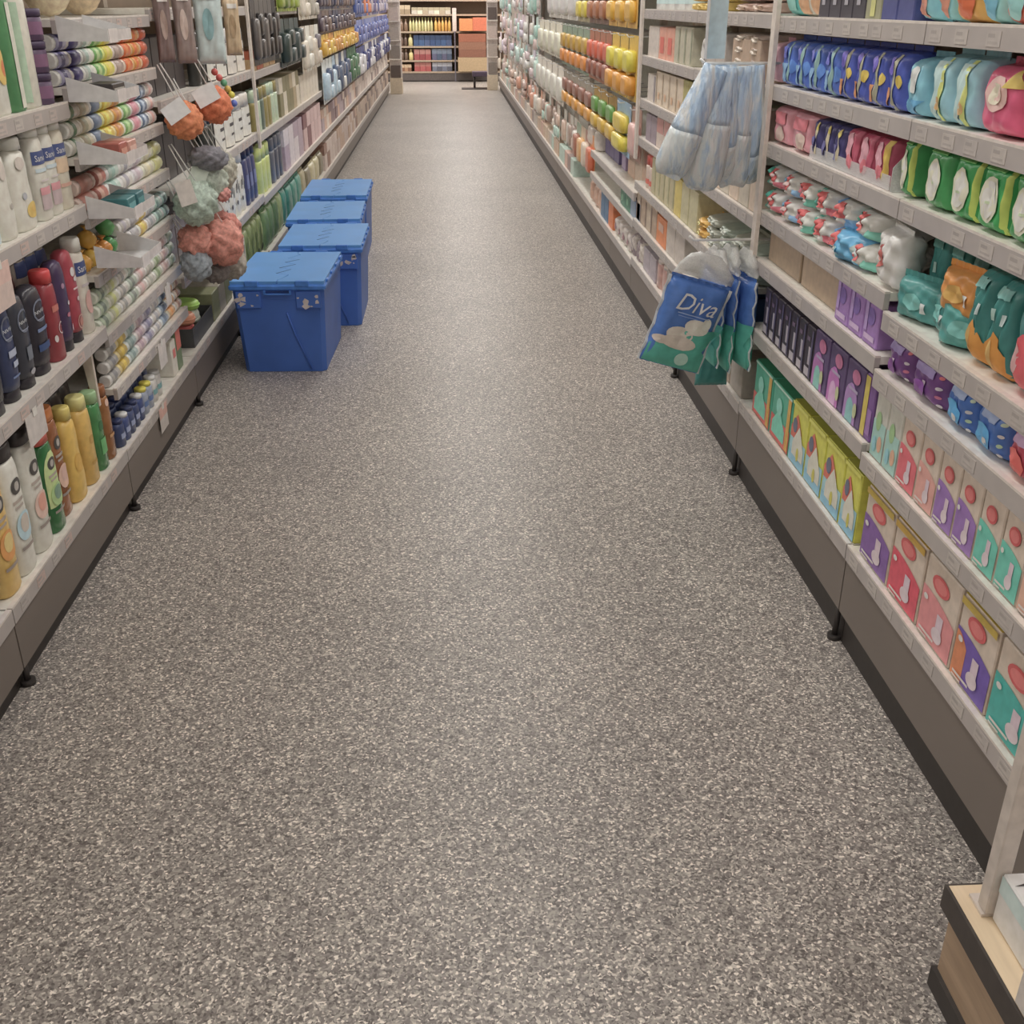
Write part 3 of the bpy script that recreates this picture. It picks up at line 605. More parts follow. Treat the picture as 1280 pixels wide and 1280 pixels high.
# ================================================================ hanging bunches on the right
HOOKM = M('#b5b0aa', .3)
def hook(y, z, x1, lab, n=1):
    t = thing('display_hook', lab, 'hook', (XR+.06, y, z))
    obj('hook_arm', MB().tube([(.0, 0, 0), (x1-XR-.06, 0, 0), (x1-XR-.075, 0, .012)], .004, HOOKM, 8).mesh('hook_arm'), t)
    obj('hook_clip', MB().box(-.001, .02, -.02, .02, -.03, .03, HOOKM, .003).mesh('hook_clip'), t)
hook(3.275, 1.292, .74, 'steel display hook holding the pale blue bags'); hook(3.255, .795, .74, 'steel display hook holding the blue and green packs')
t = thing('clip_strip', 'pale blue hanging plastic strip above the clear cotton bags', 'strip', (.775, 3.30, 1.303))
st = MB(); st.loft([[(-.026+.052*(i/6), .004*math.sin(i/6*math.pi), z) for i in range(7)]+[(.026-.052*(i/6), .004*math.sin(math.pi-i/6*math.pi)+.0015, z) for i in range(7)] for z in (0, .1, .3, .5)], M('#8fa0a6', .3), smooth=False)
obj('strip', st.mesh('strip'), t)
obj('strip_edge', MB().box(-.034, -.027, -.001, .004, 0, .5, M('#aeb4b4', .3)).mesh('strip_edge'), t)
def hang_bag(top, bot, w0, w1, th, zone, seed, wdir=(1, 0, 0), n=18, m=20):
    """a crumpled bag hanging from top to bot (metres, from the hook point); zone: [(t, colour)]"""
    rnd = random.Random(seed); ph = [rnd.uniform(0, 6.3) for _ in range(6)]
    a, c = Vector(top), Vector(bot); ax = (c-a).normalized(); wd = Vector(wdir); wd = (wd-ax*wd.dot(ax)).normalized(); nd = ax.cross(wd); L = (c-a).length
    b = MB(); rings = []
    for j in range(m+1):
        t = j/m; w = w0+(w1-w0)*min(1, t*1.5)**.8; k = th*(.12+.9*math.sin(math.pi*min(1, t*.9+.06))**.8)
        if t > .9: w *= 1-.25*((t-.9)/.1)**2; k *= 1-.75*((t-.9)/.1)**2
        ring = []
        for i in range(n):
            q = 2*math.pi*i/n; wr = 1+.14*math.sin(3*q+ph[0]+5*t)+.10*math.sin(7*q+ph[1]-9*t)*math.sin(4*t+ph[2])+.05*math.sin(11*q+17*t+ph[3])
            ring.append(a+ax*(L*t+.008*math.sin(2*q+ph[4])*t)+wd*(w/2*math.cos(q)*(.9+.1*wr))+nd*(k/2*math.sin(q)*wr))
        rings.append(ring)
    parts = []
    lo = 0
    for z1, c2, nm in zone:
        hi = int(z1*m); bb = MB(); bb.loft(rings[lo:hi+1], c2, cap=(lo == 0 or hi == m), smooth=True); parts.append((nm, bb.mesh(nm))); lo = hi
    return parts
def crinkle(h1, h2, h3, z0, z1):
    m = bpy.data.materials.new('crinkled_film'); m.use_nodes = True; nt = m.node_tree; b = nt.nodes['Principled BSDF']; N = nt.nodes.new
    t = N('ShaderNodeTexCoord'); mp = N('ShaderNodeMapping'); mp.inputs['Scale'].default_value = (1, 1, .22)
    n = N('ShaderNodeTexNoise'); n.inputs['Scale'].default_value = 42; n.inputs['Detail'].default_value = 4; n.inputs['Distortion'].default_value = .6
    r = N('ShaderNodeValToRGB'); e = r.color_ramp.elements; e.new(.5)
    for q, (p, h) in enumerate(((.32, h1), (.5, h2), (.68, h3))): e[q].position = p; e[q].color = [min(.85, c/KEXP) for c in lin(h)]+[1]
    nt.links.new(t.outputs['Object'], mp.inputs[0]); nt.links.new(mp.outputs[0], n.inputs['Vector']); nt.links.new(n.outputs['Fac'], r.inputs[0]); nt.links.new(r.outputs[0], b.inputs['Base Color'])
    b.inputs['Roughness'].default_value = .2
    bp = N('ShaderNodeBump'); bp.inputs['Strength'].default_value = .8; bp.inputs['Distance'].default_value = .012
    n2 = N('ShaderNodeTexNoise'); n2.inputs['Scale'].default_value = 60; n2.inputs['Detail'].default_value = 3; nt.links.new(mp.outputs[0], n2.inputs['Vector'])
    nt.links.new(n2.outputs['Fac'], bp.inputs['Height']); nt.links.new(bp.outputs[0], b.inputs['Normal']); return m
BF = crinkle('#8394a8', '#94a2b0', '#acb2b6', 0, 1); BF2 = crinkle('#7288a6', '#8a9cb0', '#a8b0b4', 0, 1); CW = crinkle('#8898a8', '#a8aeb0', '#bcbab6', 0, 1); BF3 = crinkle('#788ea6', '#8e9eae', '#acb2b4', 0, 1)
hp = (.775, 3.275, 1.285)
bags = [((-.015, -.05, 0), (-.135, -.06, -.29), .07, .105, .075, 1), ((.01, -.03, 0), (-.03, -.03, -.335), .09, .125, .085, 2), ((.04, -.02, 0), (.03, 0, -.31), .07, .09, .07, 3), ((.07, -.01, 0), (.078, .02, -.335), .08, .10, .075, 4), ((.10, 0, 0), (.135, .03, -.325), .08, .085, .07, 5), ((.06, .05, 0), (.02, .08, -.30), .10, .12, .06, 6)]
NB = ['leftmost clear cotton bag of the bunch, swung out over the aisle', 'fat clear cotton bag, second from the left in the pale bunch', 'narrow clear cotton bag in the middle of the pale bunch', 'clear cotton bag, fourth from the left in the pale bunch', 'rightmost clear cotton bag, against the shelf post', 'clear blue cotton bag at the back of the pale bunch']
for (a, c, w0, w1, th, sd), lab in zip(bags, NB):
    t = thing('cotton_bag', lab, 'bag', hp, 0, 'clear cotton bags hanging in a bunch')
    for nm, me in hang_bag(a, c, w0, w1, th, [({1: .60, 2: .45, 3: .70, 4: .55, 5: .75, 6: .5}[sd], BF if sd in (2, 4) else BF3 if sd in (1, 5) else BF2, 'bag_film'), (1, CW, 'cotton_filling')], sd): obj(nm, me, t)
# blue and green shoulder-of-a-pack bunch
BLU, GRN, CLR = '#3a5f9c', '#3c8f80', film('#b8b4b0', .45)
def diva(t, w, h, d, seed, full=True):
    pr = [('hill', -.97, .97, .015, .40, GRN), ('slant', -.2, .97, .2, .52, GRN)]
    if full:
        pr += [('oval', -.62, .30, .32, .50, '#b0a69c'), ('oval', -.10, .72, .44, .62, '#b4aaa0'), ('oval', -.97, -.4, .26, .36, '#a89e96'), ('oval', -.7, .5, .24, .40, '#a89e94'), ('oval', .42, .74, .52, .66, '#b8ada2'),
               ('oval', -.02, .42, .06, .22, '#8fb0a4'), (('text', 'Diva', .35), -.62, .72, .68, .87, '#b4bccc'), ('rect', -.5, .6, .645, .655, '#8094bc'), ('rect', -.45, .2, .615, .622, '#7088b4')]
    P = pouch(w, d, h, BLU, prints=tuple(pr), seed=seed, wr=.10, rough=.22, bands=() if full else ((0, .42, GRN),))
    for n, me in P: obj(n, me, t)
    for sd in (-1, 1):
        sm = MB(); zz = [h*q/14 for q in range(15)]
        sm.loft([[(sd*(w/2*(1-.05*math.sin(math.pi*z/h))+dx), d/2+dy+.004*math.sin(z*90), z) for dx, dy in ((-.004, -.0015), (.006, -.0015), (.006, .0015), (-.004, .0015))] for z in zz], M('#a8adb0', .2), smooth=False)
        obj('side_seam', sm.mesh('side_seam'), t)
    hd = MB(); m = 10; rings = []
    for j in range(7):
        k = j/6; ww = w*(.98-.62*k*k); rings.append([(ww/2*math.cos(2*math.pi*i/12)+.006*math.sin(i*2.1+j), d/2+(.008+.012*math.sin(k*3))*math.sin(2*math.pi*i/12)+.006*math.sin(i*1.7+j*2), h*1.0+.012+.075*k) for i in range(12)])
    hd.loft(rings, CLR, cap=False); obj('clear_header', hd.mesh('clear_header'), t)
def diva_pack(loc, rot, lab, w, h, d, seed, full=True):
    t = thing('pad_pack', lab, 'pad pack', loc, 0, 'blue and green pad packs on the low hook'); t.rotation_euler = rot; diva(t, w, h, d, seed, full)
diva_pack((.668, 3.13, .425), (.05, .30, .10), 'front blue and green pack with white script lettering, swung over the aisle', .20, .275, .06, 3)
diva_pack((.795, 3.30, .41), (0, .10, -1.42), 'blue and green pack seen edge on, just behind the front pack', .19, .275, .045, 4, False)
diva_pack((.845, 3.31, .385), (0, .05, -1.5), 'middle blue and green pack seen edge on in the low bunch', .19, .30, .045, 5, False)
diva_pack((.892, 3.26, .40), (0, .0, -1.45), 'blue and green pack seen edge on, nearest the black cartons', .18, .28, .045, 6, False)
t = thing('pad_pack', 'dark green pack hanging lowest in the bunch, below the blue packs', 'pad pack', (.862, 3.36, .285), 0, 'blue and green pad packs on the low hook')
for n, me in pouch(.11, .05, .26, '#2c7470', prints=(('oval', .1, .7, .3, .5, '#7a9a80'),), seed=9, wr=.12): obj(n, me, t)

# ================================================================ right side, third and fourth bays
def plain(c, *pr): return lambda w, d, h, i: carton(w, d, h, c if isinstance(c, str) else c[i % len(c)], prints=pr)
def soft(c, *pr, sq=5): return lambda w, d, h, i: pouch(w, d, h, c if isinstance(c, str) else c[i % len(c)], prints=pr, seed=i, sq=sq)
U = 'right bay behind cotton bags'
row('R', U+', seventh shelf', 1.42, [('flat brown packet', 'packet', soft('#8c7468', ('rect', -.6, .5, .3, .7, '#a08a78')), 912, 950, 2, .030, .2, {'stack': 4})])
row('R', U+', sixth shelf', 1.225, [('flat taupe packet', 'packet', soft(['#8a7a70', '#94867a'], ('rect', -.6, .5, .3, .7, '#a59a8c')), 908, 942, 2, .034, .2, {'stack': 4}), ('small brown carton', 'carton', plain('#94806e'), 3.45, 3.80, 3, .12, .15, {'y': 1})])
row('R', U+', fourth shelf', .855, [('pale box', 'carton', plain(['#a89888', '#9c9486']), 3.3, 3.95, 5, .12, .15, {'y': 1})])
row('R', U+', fifth shelf', 1.03, [('pale slim box', 'carton', plain(['#a89888', '#8a8c70', '#9c8c80']), 3.3, 3.9, 6, .13, .15, {'y': 1})])
row('R', U+', third shelf', .64, [('grey green folded packet', 'packet', soft(['#7a8478', '#86887c'], ('rect', -.6, .5, .3, .7, '#9aa096')), 875, 940, 4, .036, .2, {'stack': 3}), ('orange packet', 'packet', soft('#b88a3c', ('rect', -.5, .2, .3, .7, '#c8a868')), 864, 875, 1, .036, .2, {'stack': 2})])
row('R', U+', second shelf', .46, [('navy carton with teal print', 'carton', plain('#34456a', ('oval', -.6, .0, .3, .7, '#4a7a8c'), ('oval', .2, .6, .2, .5, '#4a9080')), 868, 925, 4, .125, .2)])
row('R', U+', base shelf', .26, [('grey carton', 'carton', plain(['#8c847c', '#8a7a6c']), 3.3, 4.25, 6, .13, .2, {'y': 1})])
V = 'right bay beyond cotton bags'
row('R', V+', seventh shelf', 1.42, [('white round tub', 'tub', lambda w, d, h, i: jar(w*.46, h, '#b6b2ac', '#b8b4ae', '#9ab0b4'), 812, 858, 4, .12, .1), ('yellow packet stack', 'packet', soft('#a89048'), 858, 882, 3, .03, .2, {'stack': 3})])
row('R', V+', sixth shelf', 1.222, [('pale carton', 'carton', plain('#a59c94'), 806, 819, 1, .13, .15), ('salmon carton', 'carton', plain('#b07c6a', ('rect', -.6, .4, .2, .7, '#b5564c')), 819, 838, 2, .13, .15), ('khaki carton', 'carton', plain('#94907e', ('rect', .5, .9, .05, .95, '#7c806c')), 838, 860, 3, .14, .15), ('grey bead packet', 'packet', soft('#8c8884', ('oval', -.5, .5, .2, .8, '#b0aca8')), 862, 878, 1, .12, .1), ('grey box', 'carton', plain('#98908a'), 878, 900, 2, .13, .15)])
row('R', V+', fifth shelf', 1.03, [('white carton with dark edge', 'carton', plain('#a39b93', ('rect', .6, .95, .05, .95, '#7a7274')), 805, 815, 1, .12, .15), ('cream carton', 'carton', plain('#ae9f8c', ('rect', -.9, -.6, .05, .95, '#93826e'), ('rect', -.2, .4, .2, .4, '#b89074')), 815, 848, 4, .14, .15), ('olive carton', 'carton', plain('#8c8650'), 848, 862, 2, .14, .15), ('grey packet', 'packet', soft('#7c7c78'), 862, 885, 2, .035, .15, {'stack': 3})])
row('R', V+', fourth shelf', .855, [('mauve grey carton', 'carton', plain('#7c7078'), 803, 816, 2, .12, .15), ('pinkish white carton', 'carton', plain('#a89a90', ('rect', -.95, .95, .5, .97, '#9c6f6a')), 816, 856, 4, .13, .15), ('white carton', 'carton', plain('#a59c92'), 856, 875, 2, .13, .15)])
row('R', V+', third shelf', .64, [('red capped bottle', 'bottle', lambda w, d, h, i: bottle(w, d, h, '#b09c90', '#b04a40', 'deo', (('rect', -.8, .8, .15, .3, '#b05a4c'),)), 802, 810, 2, .15, .05), ('pale khaki carton', 'carton', plain(['#968e70', '#9c9474'], ('rect', .5, .9, .1, .9, '#8c8a68')), 810, 838, 5, .16, .15), ('yellow carton', 'carton', plain('#a8984e'), 838, 846, 1, .15, .15), ('pale olive carton', 'carton', plain('#9a9474'), 846, 866, 2, .15, .15)])
row('R', V+', second shelf', .455, [('tan carton', 'carton', plain(['#8f7c6a', '#998a78'], ('rect', -.95, -.6, .05, .95, '#6c5a50')), 790, 816, 4, .13, .15), ('orange carton', 'carton', plain('#b56a3c', ('rect', -.6, .5, .5, .8, '#a08070')), 816, 828, 1, .12, .15), ('grey white carton', 'carton', plain('#9c948c'), 828, 850, 2, .13, .15)])
row('R', V+', base shelf', .26, [('white packet', 'packet', soft('#a09890'), 785, 800, 2, .10, .12), ('lilac grey carton', 'carton', plain('#8a8288'), 800, 815, 2, .11, .15), ('dull pink bottle', 'bottle', lambda w, d, h, i: bottle(w, d, h, '#a07c74', '#b0a49c', 'tall'), 815, 828, 2, .13, .05), ('grey carton', 'carton', plain('#857d76'), 828, 850, 3, .13, .15)])

# ================================================================ right side, the bays further off
row('R', 'first right bay beyond cotton bags, third shelf', .575, [('tall peach carton', 'carton', plain(['#a88c78', '#a3907e'], ('rect', -.6, .5, .6, .9, '#a0705c')), 768, 794, 3, .20, .15, {'hz': .2, 'back': .06}), ('lilac carton', 'carton', plain('#7a6a86'), 761, 768, 1, .12, .12, {'back': .06})])
row('R', 'first right bay beyond cotton bags, second shelf', .44, [('dark green carton', 'carton', plain('#3f6a58', ('oval', -.5, .3, .3, .7, '#5c8a70')), 772, 784, 2, .09, .12), ('blue grey carton', 'carton', plain('#6a7a8c'), 784, 797, 2, .10, .12)])
row('R', 'first right bay beyond cotton bags, base shelf', .24, [('white speckled packet', 'packet', soft('#a29a94', ('oval', -.5, .3, .3, .7, '#8a6a70')), 764, 784, 4, .10, .1), ('mauve packet', 'packet', soft('#75686c'), 784, 796, 2, .12, .1)])
row('R', 'second right bay beyond cotton bags, base shelf', .24, [('orange carton', 'carton', plain('#b0643c'), 757, 764, 1, .16, .12), ('blue carton', 'carton', plain('#42607c'), 748, 757, 2, .17, .12), ('peach packet', 'packet', soft('#a88876'), 734, 748, 3, .14, .1)], solid=True)
row('R', 'second right bay beyond cotton bags, third shelf', .575, [('violet carton', 'carton', plain('#4f4668'), 742, 758, 3, .12, .1, {'back': .06}), ('white packet', 'packet', soft('#a8a098'), 730, 742, 2, .13, .1)], solid=True)
HK = M('#c0b8b0', .3)
def hangrow(side, place, ztop, items, x=None, fade=False):
    """blister cards hanging on short hooks; items: (desc, fn(w, h, i), y0, y1, n, h)"""
    L = side == 'L'; X = (XL if L else XR) if x is None else x; sg = -1 if L else 1
    for desc, fn, p0, p1, n, h in items:
        ya, yb = sorted((Ypx(p0, ztop-h/2, X), Ypx(p1, ztop-h/2, X))); w = round((yb-ya)/n, 4)
        for i in range(n):
            y = ya+(i+.5)*w
            lab = desc+(', '+nth(i)+' from camera' if n > 1 else '')+', '+place
            t = put('hanging_pack', fn(w*.9, h, i), lab, 'hanging pack', (X+sg*.02, y, ztop-h), math.pi/2 if L else -math.pi/2, desc+', '+place if n > 1 else None)
            hk = MB().tube([(0, .36, h-.008), (0, -.03, h-.008), (0, -.037, h+.004)], .0035, HK, 6); obj('peg_hook', hk.mesh('peg_hook'), t)
def bl(card, *b, d=.03): return lambda w, h, i: blister(w, h, card if isinstance(card, str) else card[i % len(card)], b[(2*i) % len(b)], b[(2*i+1) % len(b)] if len(b) > 1 else None, d)
hangrow('R', 'top hook row on the right', 1.66, [('amber bath toy', bl('#b08a3c', '#c08820', '#c89a30'), 758, 794, 3, .33), ('brown card pack', bl('#6a5448', '#8c5a3c', '#5a4048'), 734, 758, 3, .33), ('yellow striped pack', bl('#8a8468', '#c0a02c', '#8c8074'), 720, 734, 2, .33), ('white wrapped pack', bl('#b2aca4', '#b8b2ac'), 684, 720, 4, .33)])
hangrow('R', 'second hook row on the right', 1.30, [('yellow and orange pack', bl('#a88a30', '#cc7a20', '#c0a428', d=.05), 760, 792, 3, .31), ('rust red pack', bl('#8a5a44', '#7a4a3c', '#b0523c'), 733, 760, 4, .30), ('green and orange pack', bl('#6a7c6c', '#b8702c', '#a08030'), 700, 733, 5, .30), ('cream pack', bl('#b4aa9a', '#b8b09c'), 672, 700, 4, .28)])
hangrow('R', 'third hook row on the right', .97, [('yellow pack with blue edge', bl('#7c98b0', '#c8a01c', '#c09a24', d=.045), 766, 784, 1, .27), ('pinkish brown pack', bl('#8c6c60', '#b08a84'), 784, 797, 1, .25), ('green topped pack', bl('#8a6a30', '#b09030', '#4f7c38'), 738, 766, 3, .26), ('orange and teal pack', bl('#7a7468', '#b87e30', '#7a5448'), 702, 738, 5, .26), ('white glove pack', bl('#b0a89e', '#bab0a4'), 670, 702, 5, .30)])
cols_far = [('pale carton', ['#a89c92', '#a39a90', '#aca49c', '#9c9a94']), ('teal and white pack', ['#7aa098', '#a8a8a0', '#6a9890', '#b0a8a0']), ('white pack', ['#b2aca6', '#b5ada6', '#aab0ac', '#b0a2a0'])]
for k in range(3, 12):
    y0, y1 = yR[k], yR[k+1]; pl = '%s right bay beyond cotton bags' % nth(k)
    n = 5 if k < 7 else 4; rnd = random.Random(k)
    for j, (zt, h) in enumerate(((1.66, .33), (1.31, .30), (.98, .30))):
        if j < 3 and k <= 5: continue
        pal = ['#b2aaa2', '#9ab0a6', '#a8a2ac', '#b0a0a2', '#b4b0a8', '#8ca8a0', '#a89490']
        w = (y1-y0)/n
        for i in range(n):
            c1, c2, c3 = [rnd.choice(pal) for _ in range(3)]
            hh = h+rnd.uniform(-.05, .06); put_solid('hanging_pack', blister(round(w*.95, 2), round(hh, 2), c1, c2, c3 if rnd.random() < .5 else None, round(rnd.uniform(.02, .05), 2)), 'pale hanging pack, '+nth(i)+' from camera, '+['top', 'middle', 'bottom'][j]+' hooks, '+pl, 'hanging pack', (XR+.02+rnd.uniform(0, .08), y0+(i+.5)*w, zt-hh), -math.pi/2, 'pale hanging packs on the far right')
    for i in range(n):
        pal2 = ['#a89284', '#b0a498', '#8fa89e', '#9a8880', '#b4aca4', '#a87c68', '#8c7a70']
        c1, c2, c3 = [rnd.choice(pal2) for _ in range(3)]; hh = rnd.uniform(.22, .28); w = (y1-y0)/n
        put_solid('hanging_pack', blister(round(w*.95, 2), round(hh, 2), c1, c2, c3 if rnd.random() < .6 else None, round(rnd.uniform(.02, .06), 2)), 'dull hanging pack, '+nth(i)+' from camera, lowest hooks, '+pl, 'hanging pack', (XR+.02+rnd.uniform(0, .06), y0+(i+.5)*w, .635-hh), -math.pi/2, 'dull hanging packs low on the far right')
    pal = ['#a2917f', '#a08a76', '#9a928a', '#8fa097', '#b0a498', '#7a6a66', '#a3867a']; cc = [rnd.choice(pal) for _ in range(n)]
    row('R', pl+', base shelf', .24, [('small pale box', 'box', (lambda cc: lambda w, d, h, i: carton(round(w, 2), d, h, cc[i]))(cc), y0+.03, y1-.03, n, .12, .15, {'y': 1})], solid=True)
for k in (2,):
    pl = 'third right bay beyond cotton bags'; rnd = random.Random(77); y0, y1 = yR[k], yR[k+1]; w = (y1-y0)/4
    for i in range(4):
        put_solid('hanging_pack', blister(round(w*.95, 2), .26, ['#b07c50', '#8c6a60', '#a89884', '#7c8c7c'][i], ['#a8583c', '#b0a090', '#b88a5c', '#8a5a48'][i], None, .04), 'rust and tan hanging pack, '+nth(i)+' from camera, lowest hooks, '+pl, 'hanging pack', (XR+.03, y0+(i+.5)*w, .39), -math.pi/2, 'rust and tan packs low in the third far bay')
# ================================================================ left side, nearest bays: bottles
WB, DK = '#b5ada3', '#2f2b2c'
ROUND = [('oval', -.38, .30, .74, .88, '#3c3a38'), ('oval', -.16, .10, .77, .85, '#8a8680')]
def wash(c, cap, fruit, clear=False, lab=None, prof='flat'):
    pr = tuple(([('arch', -.75, .7, .26, .80, lab)] if lab else [])+[(k, a, b, v0*.84, v1*.84, m) for k, a, b, v0, v1, m in ROUND]+[('rect', -.45, .2, .56, .585, '#8a8078'), ('rect', -.35, .1, .52, .54, '#8a8078'), ('oval', -.55, .5, .26, .48, fruit[0]), ('oval', -.3, .25, .32, .46, fruit[1]), ('rect', -.5, .35, .20, .225, '#7a706a')])
    return lambda w, d, h, i: bottle(w, d, h, c, cap, prof, pr, clear)
B1 = 'left base shelf'
row('L', B1, .213, [
  ('golden yellow body wash bottle, round dark logo', 'bottle', wash('#b8924a', DK, ('#b87a3c', '#c49a5c')), 2.17, 2.27, 1, .325, .05, {'y': 1}),
  ('white body wash bottle with blue shell print', 'bottle', wash(WB, DK, ('#8ea6b0', '#9c948a')), 2.275, 2.375, 1, .325, .05, {'y': 1}),
  ('white body wash bottle with peach print', 'bottle', wash(WB, DK, ('#b89488', '#b07c6c')), 2.395, 2.495, 1, .32, .05, {'y': 1}),
  ('clear green body wash bottle, red cap', 'bottle', wash('#2f6a3c', '#a8483c', ('#86a06a', '#5f7a68'), True, '#9cac74'), 2.505, 2.595, 1, .27, .05, {'y': 1}),
  ('amber bottle with orange cap', 'bottle', wash('#8a5634', '#b86a30', ('#b09080', '#a88a80'), True), 2.60, 2.68, 1, .30, .05, {'y': 1, 'back': .01}),
  ('yellow soft refill bottle', 'bottle', lambda w, d, h, i: bottle(w, d, h, '#b0903e', '#b8a050', 'waist', (('oval', -.4, .3, .3, .5, '#a88434'),)), 2.69, 2.79, 1, .265, .055, {'y': 1}),
  ('tall gold bottle with pale cap', 'bottle', lambda w, d, h, i: bottle(w, d, h, '#ae8e44', '#c0a868', 'tall', (('oval', -.2, .2, .45, .55, '#98783a'), ('rect', -.3, .2, .22, .25, '#98783a'))), 2.81, 2.90, 1, .255, .055, {'y': 1}),
  ('clear green tall bottle', 'bottle', lambda w, d, h, i: bottle(w, d, h, '#3f7c48', '#7a9a70', 'tall', (('oval', -.3, .2, .5, .62, '#2c5a38'), ('rect', -.4, .3, .2, .4, '#4f8c54')), True), 2.915, 2.99, 1, .235, .05, {'y': 1}),
  ('brown tall bottle', 'bottle', lambda w, d, h, i: bottle(w, d, h, '#8a5a30', '#7a4a28', 'tall', (('oval', -.3, .2, .72, .82, '#b09080'), ('rect', -.4, .3, .3, .34, '#a07a50')), True), 3.0, 3.07, 1, .225, .05, {'y': 1})])
row('L', B1+' back row', .213, [
  ('dark capped amber bottle', 'bottle', lambda w, d, h, i: bottle(w, d, h, '#7a5236', '#3a2c28', 'tall', (), True), 2.6, 2.8, 2, .26, .055, {'y': 1, 'back': .10}),
  ('dark bottle', 'bottle', lambda w, d, h, i: bottle(w, d, h, '#3c3632', '#282424', 'tall'), 2.82, 3.06, 3, .28, .055, {'y': 1, 'back': .10}),
  ('navy capped white bottle', 'bottle', wash(WB, '#2c3048', ('#8ea6b0', '#9c948a')), 2.17, 2.57, 4, .32, .05, {'y': 1, 'back': .08})])
B2 = 'left third shelf'
NIV = (('ring', -.45, .45, .60, .85, '#5a6070'), (('text', 'NIVEA'), -.36, .36, .70, .735, '#a8acb4'), ('rect', -.3, .3, .63, .64, '#7a8090'))
def gel(c, *pr, cap='#26232a'): return lambda w, d, h, i: bottle(w, d, h, c, cap, 'inverted', tuple(pr))
row('L', B2, .60, [
  ('black shower gel bottle, tallest', 'bottle', gel('#2e2c30', ('rect', .1, .4, .05, .1, '#8a8a90'), ('rect', -.1, .4, .6, .64, '#6a6a70')), 2.30, 2.40, 1, .255, .055, {'y': 1}),
  ('navy shower gel bottle with white lettering', 'bottle', gel('#2c3450', *NIV, ('rect', -.3, .4, .45, .52, '#8a92a4'), ('rect', -.1, .4, .34, .40, '#8a92a4'), ('rect', -.3, .3, .24, .26, '#5a6a8c')), 2.41, 2.50, 1, .235, .055, {'y': 1}),
  ('slate black shower gel bottle', 'bottle', gel('#30323a', *NIV, ('rect', -.2, .2, .3, .45, '#5c626c'), ('oval', -.2, .2, .14, .2, '#8a8a90')), 2.51, 2.60, 1, .225, .055, {'y': 1}),
  ('black shower gel bottle with ring emblem', 'bottle', gel('#28262e', *NIV, ('rect', -.4, .3, .50, .54, '#5a6a8c'), ('rect', -.5, .4, .28, .36, '#2c4068'), ('oval', -.15, .15, .08, .11, '#7a7a80')), 2.61, 2.72, 1, .22, .06, {'y': 1}),
  ('deep red shower bottle with red cap', 'bottle', lambda w, d, h, i: bottle(w, d, h, '#7c2c34', '#b0383a', 'tall', (('ring', -.1, .4, .28, .42, '#b0a0a0'), ('oval', -.6, -.3, .22, .3, '#b8a8a8'), ('rect', -.4, .2, .55, .62, '#9c5a50'))), 2.735, 2.815, 1, .235, .055, {'y': 1}),
  ('dark plum shower bottle with spots', 'bottle', gel('#3a2c48', ('oval', -.3, .0, .7, .76, '#8a6a80'), ('oval', 0, .25, .5, .55, '#b0a8b0'), ('oval', -.2, .1, .38, .43, '#9a5a6a'), ('oval', .1, .4, .2, .28, '#a8a0b0')), 2.82, 2.90, 1, .24, .055, {'y': 1}),
  ('crimson shower bottle with white flower print', 'bottle', gel('#8a3440', ('oval', -.3, .1, .72, .82, '#b8a8a8'), ('oval', -.1, .3, .66, .72, '#b8a8a8'), ('rect', -.3, .3, .58, .6, '#b09a9a'), ('oval', -.1, .1, .45, .5, '#b8a0a0'), ('ring', -.35, .3, .14, .30, '#a88a80'), ('oval', -.2, .15, .17, .27, '#9a6a60')), 2.905, 2.985, 1, .25, .055, {'y': 1}),
  ('white shower bottle with navy label', 'bottle', lambda w, d, h, i: bottle(w, d, h, '#b5a99e', '#b8aea4', 'tall', (('rect', -.8, .75, .62, .76, '#34406a'), (('text', 'Sanex'), -.6, .6, .655, .72, '#b0b4c0'), ('oval', -.4, .5, .2, .45, '#b08a84'), ('rect', -.5, .3, .5, .53, '#a0989a'))), 2.995, 3.075, 1, .265, .055, {'y': 1})])
row('L', B2+' back row', .60, [
  ('dark red bottle', 'bottle', lambda w, d, h, i: bottle(w, d, h, '#5c2a30', '#40242a', 'tall'), 2.55, 2.82, 3, .265, .055, {'y': 1, 'back': .10}),
  ('white bottle with navy label', 'bottle', lambda w, d, h, i: bottle(w, d, h, '#b0a69c', '#b8aea4', 'tall', (('rect', -.8, .75, .70, .84, '#34406a'),)), 2.84, 3.07, 3, .28, .055, {'y': 1, 'back': .10})])
B3 = 'left fourth shelf'
SAN = (('rect', -.85, .8, .60, .74, '#3a4670'), (('text', 'Sanex'), -.6, .55, .635, .70, '#b8bcc6'), ('rect', -.7, .5, .52, .56, '#9aa8b0'), ('rect', -.6, .6, .12, .36, '#9a8a8c'), ('rect', -.6, .6, .28, .36, '#b07a80'), ('rect', -.4, .4, .42, .44, '#a8a0a0'))
def white_lotion(*pr): return lambda w, d, h, i: bottle(w, d, h, '#b5aca2', '#b8b0a6', 'waist', tuple(pr))
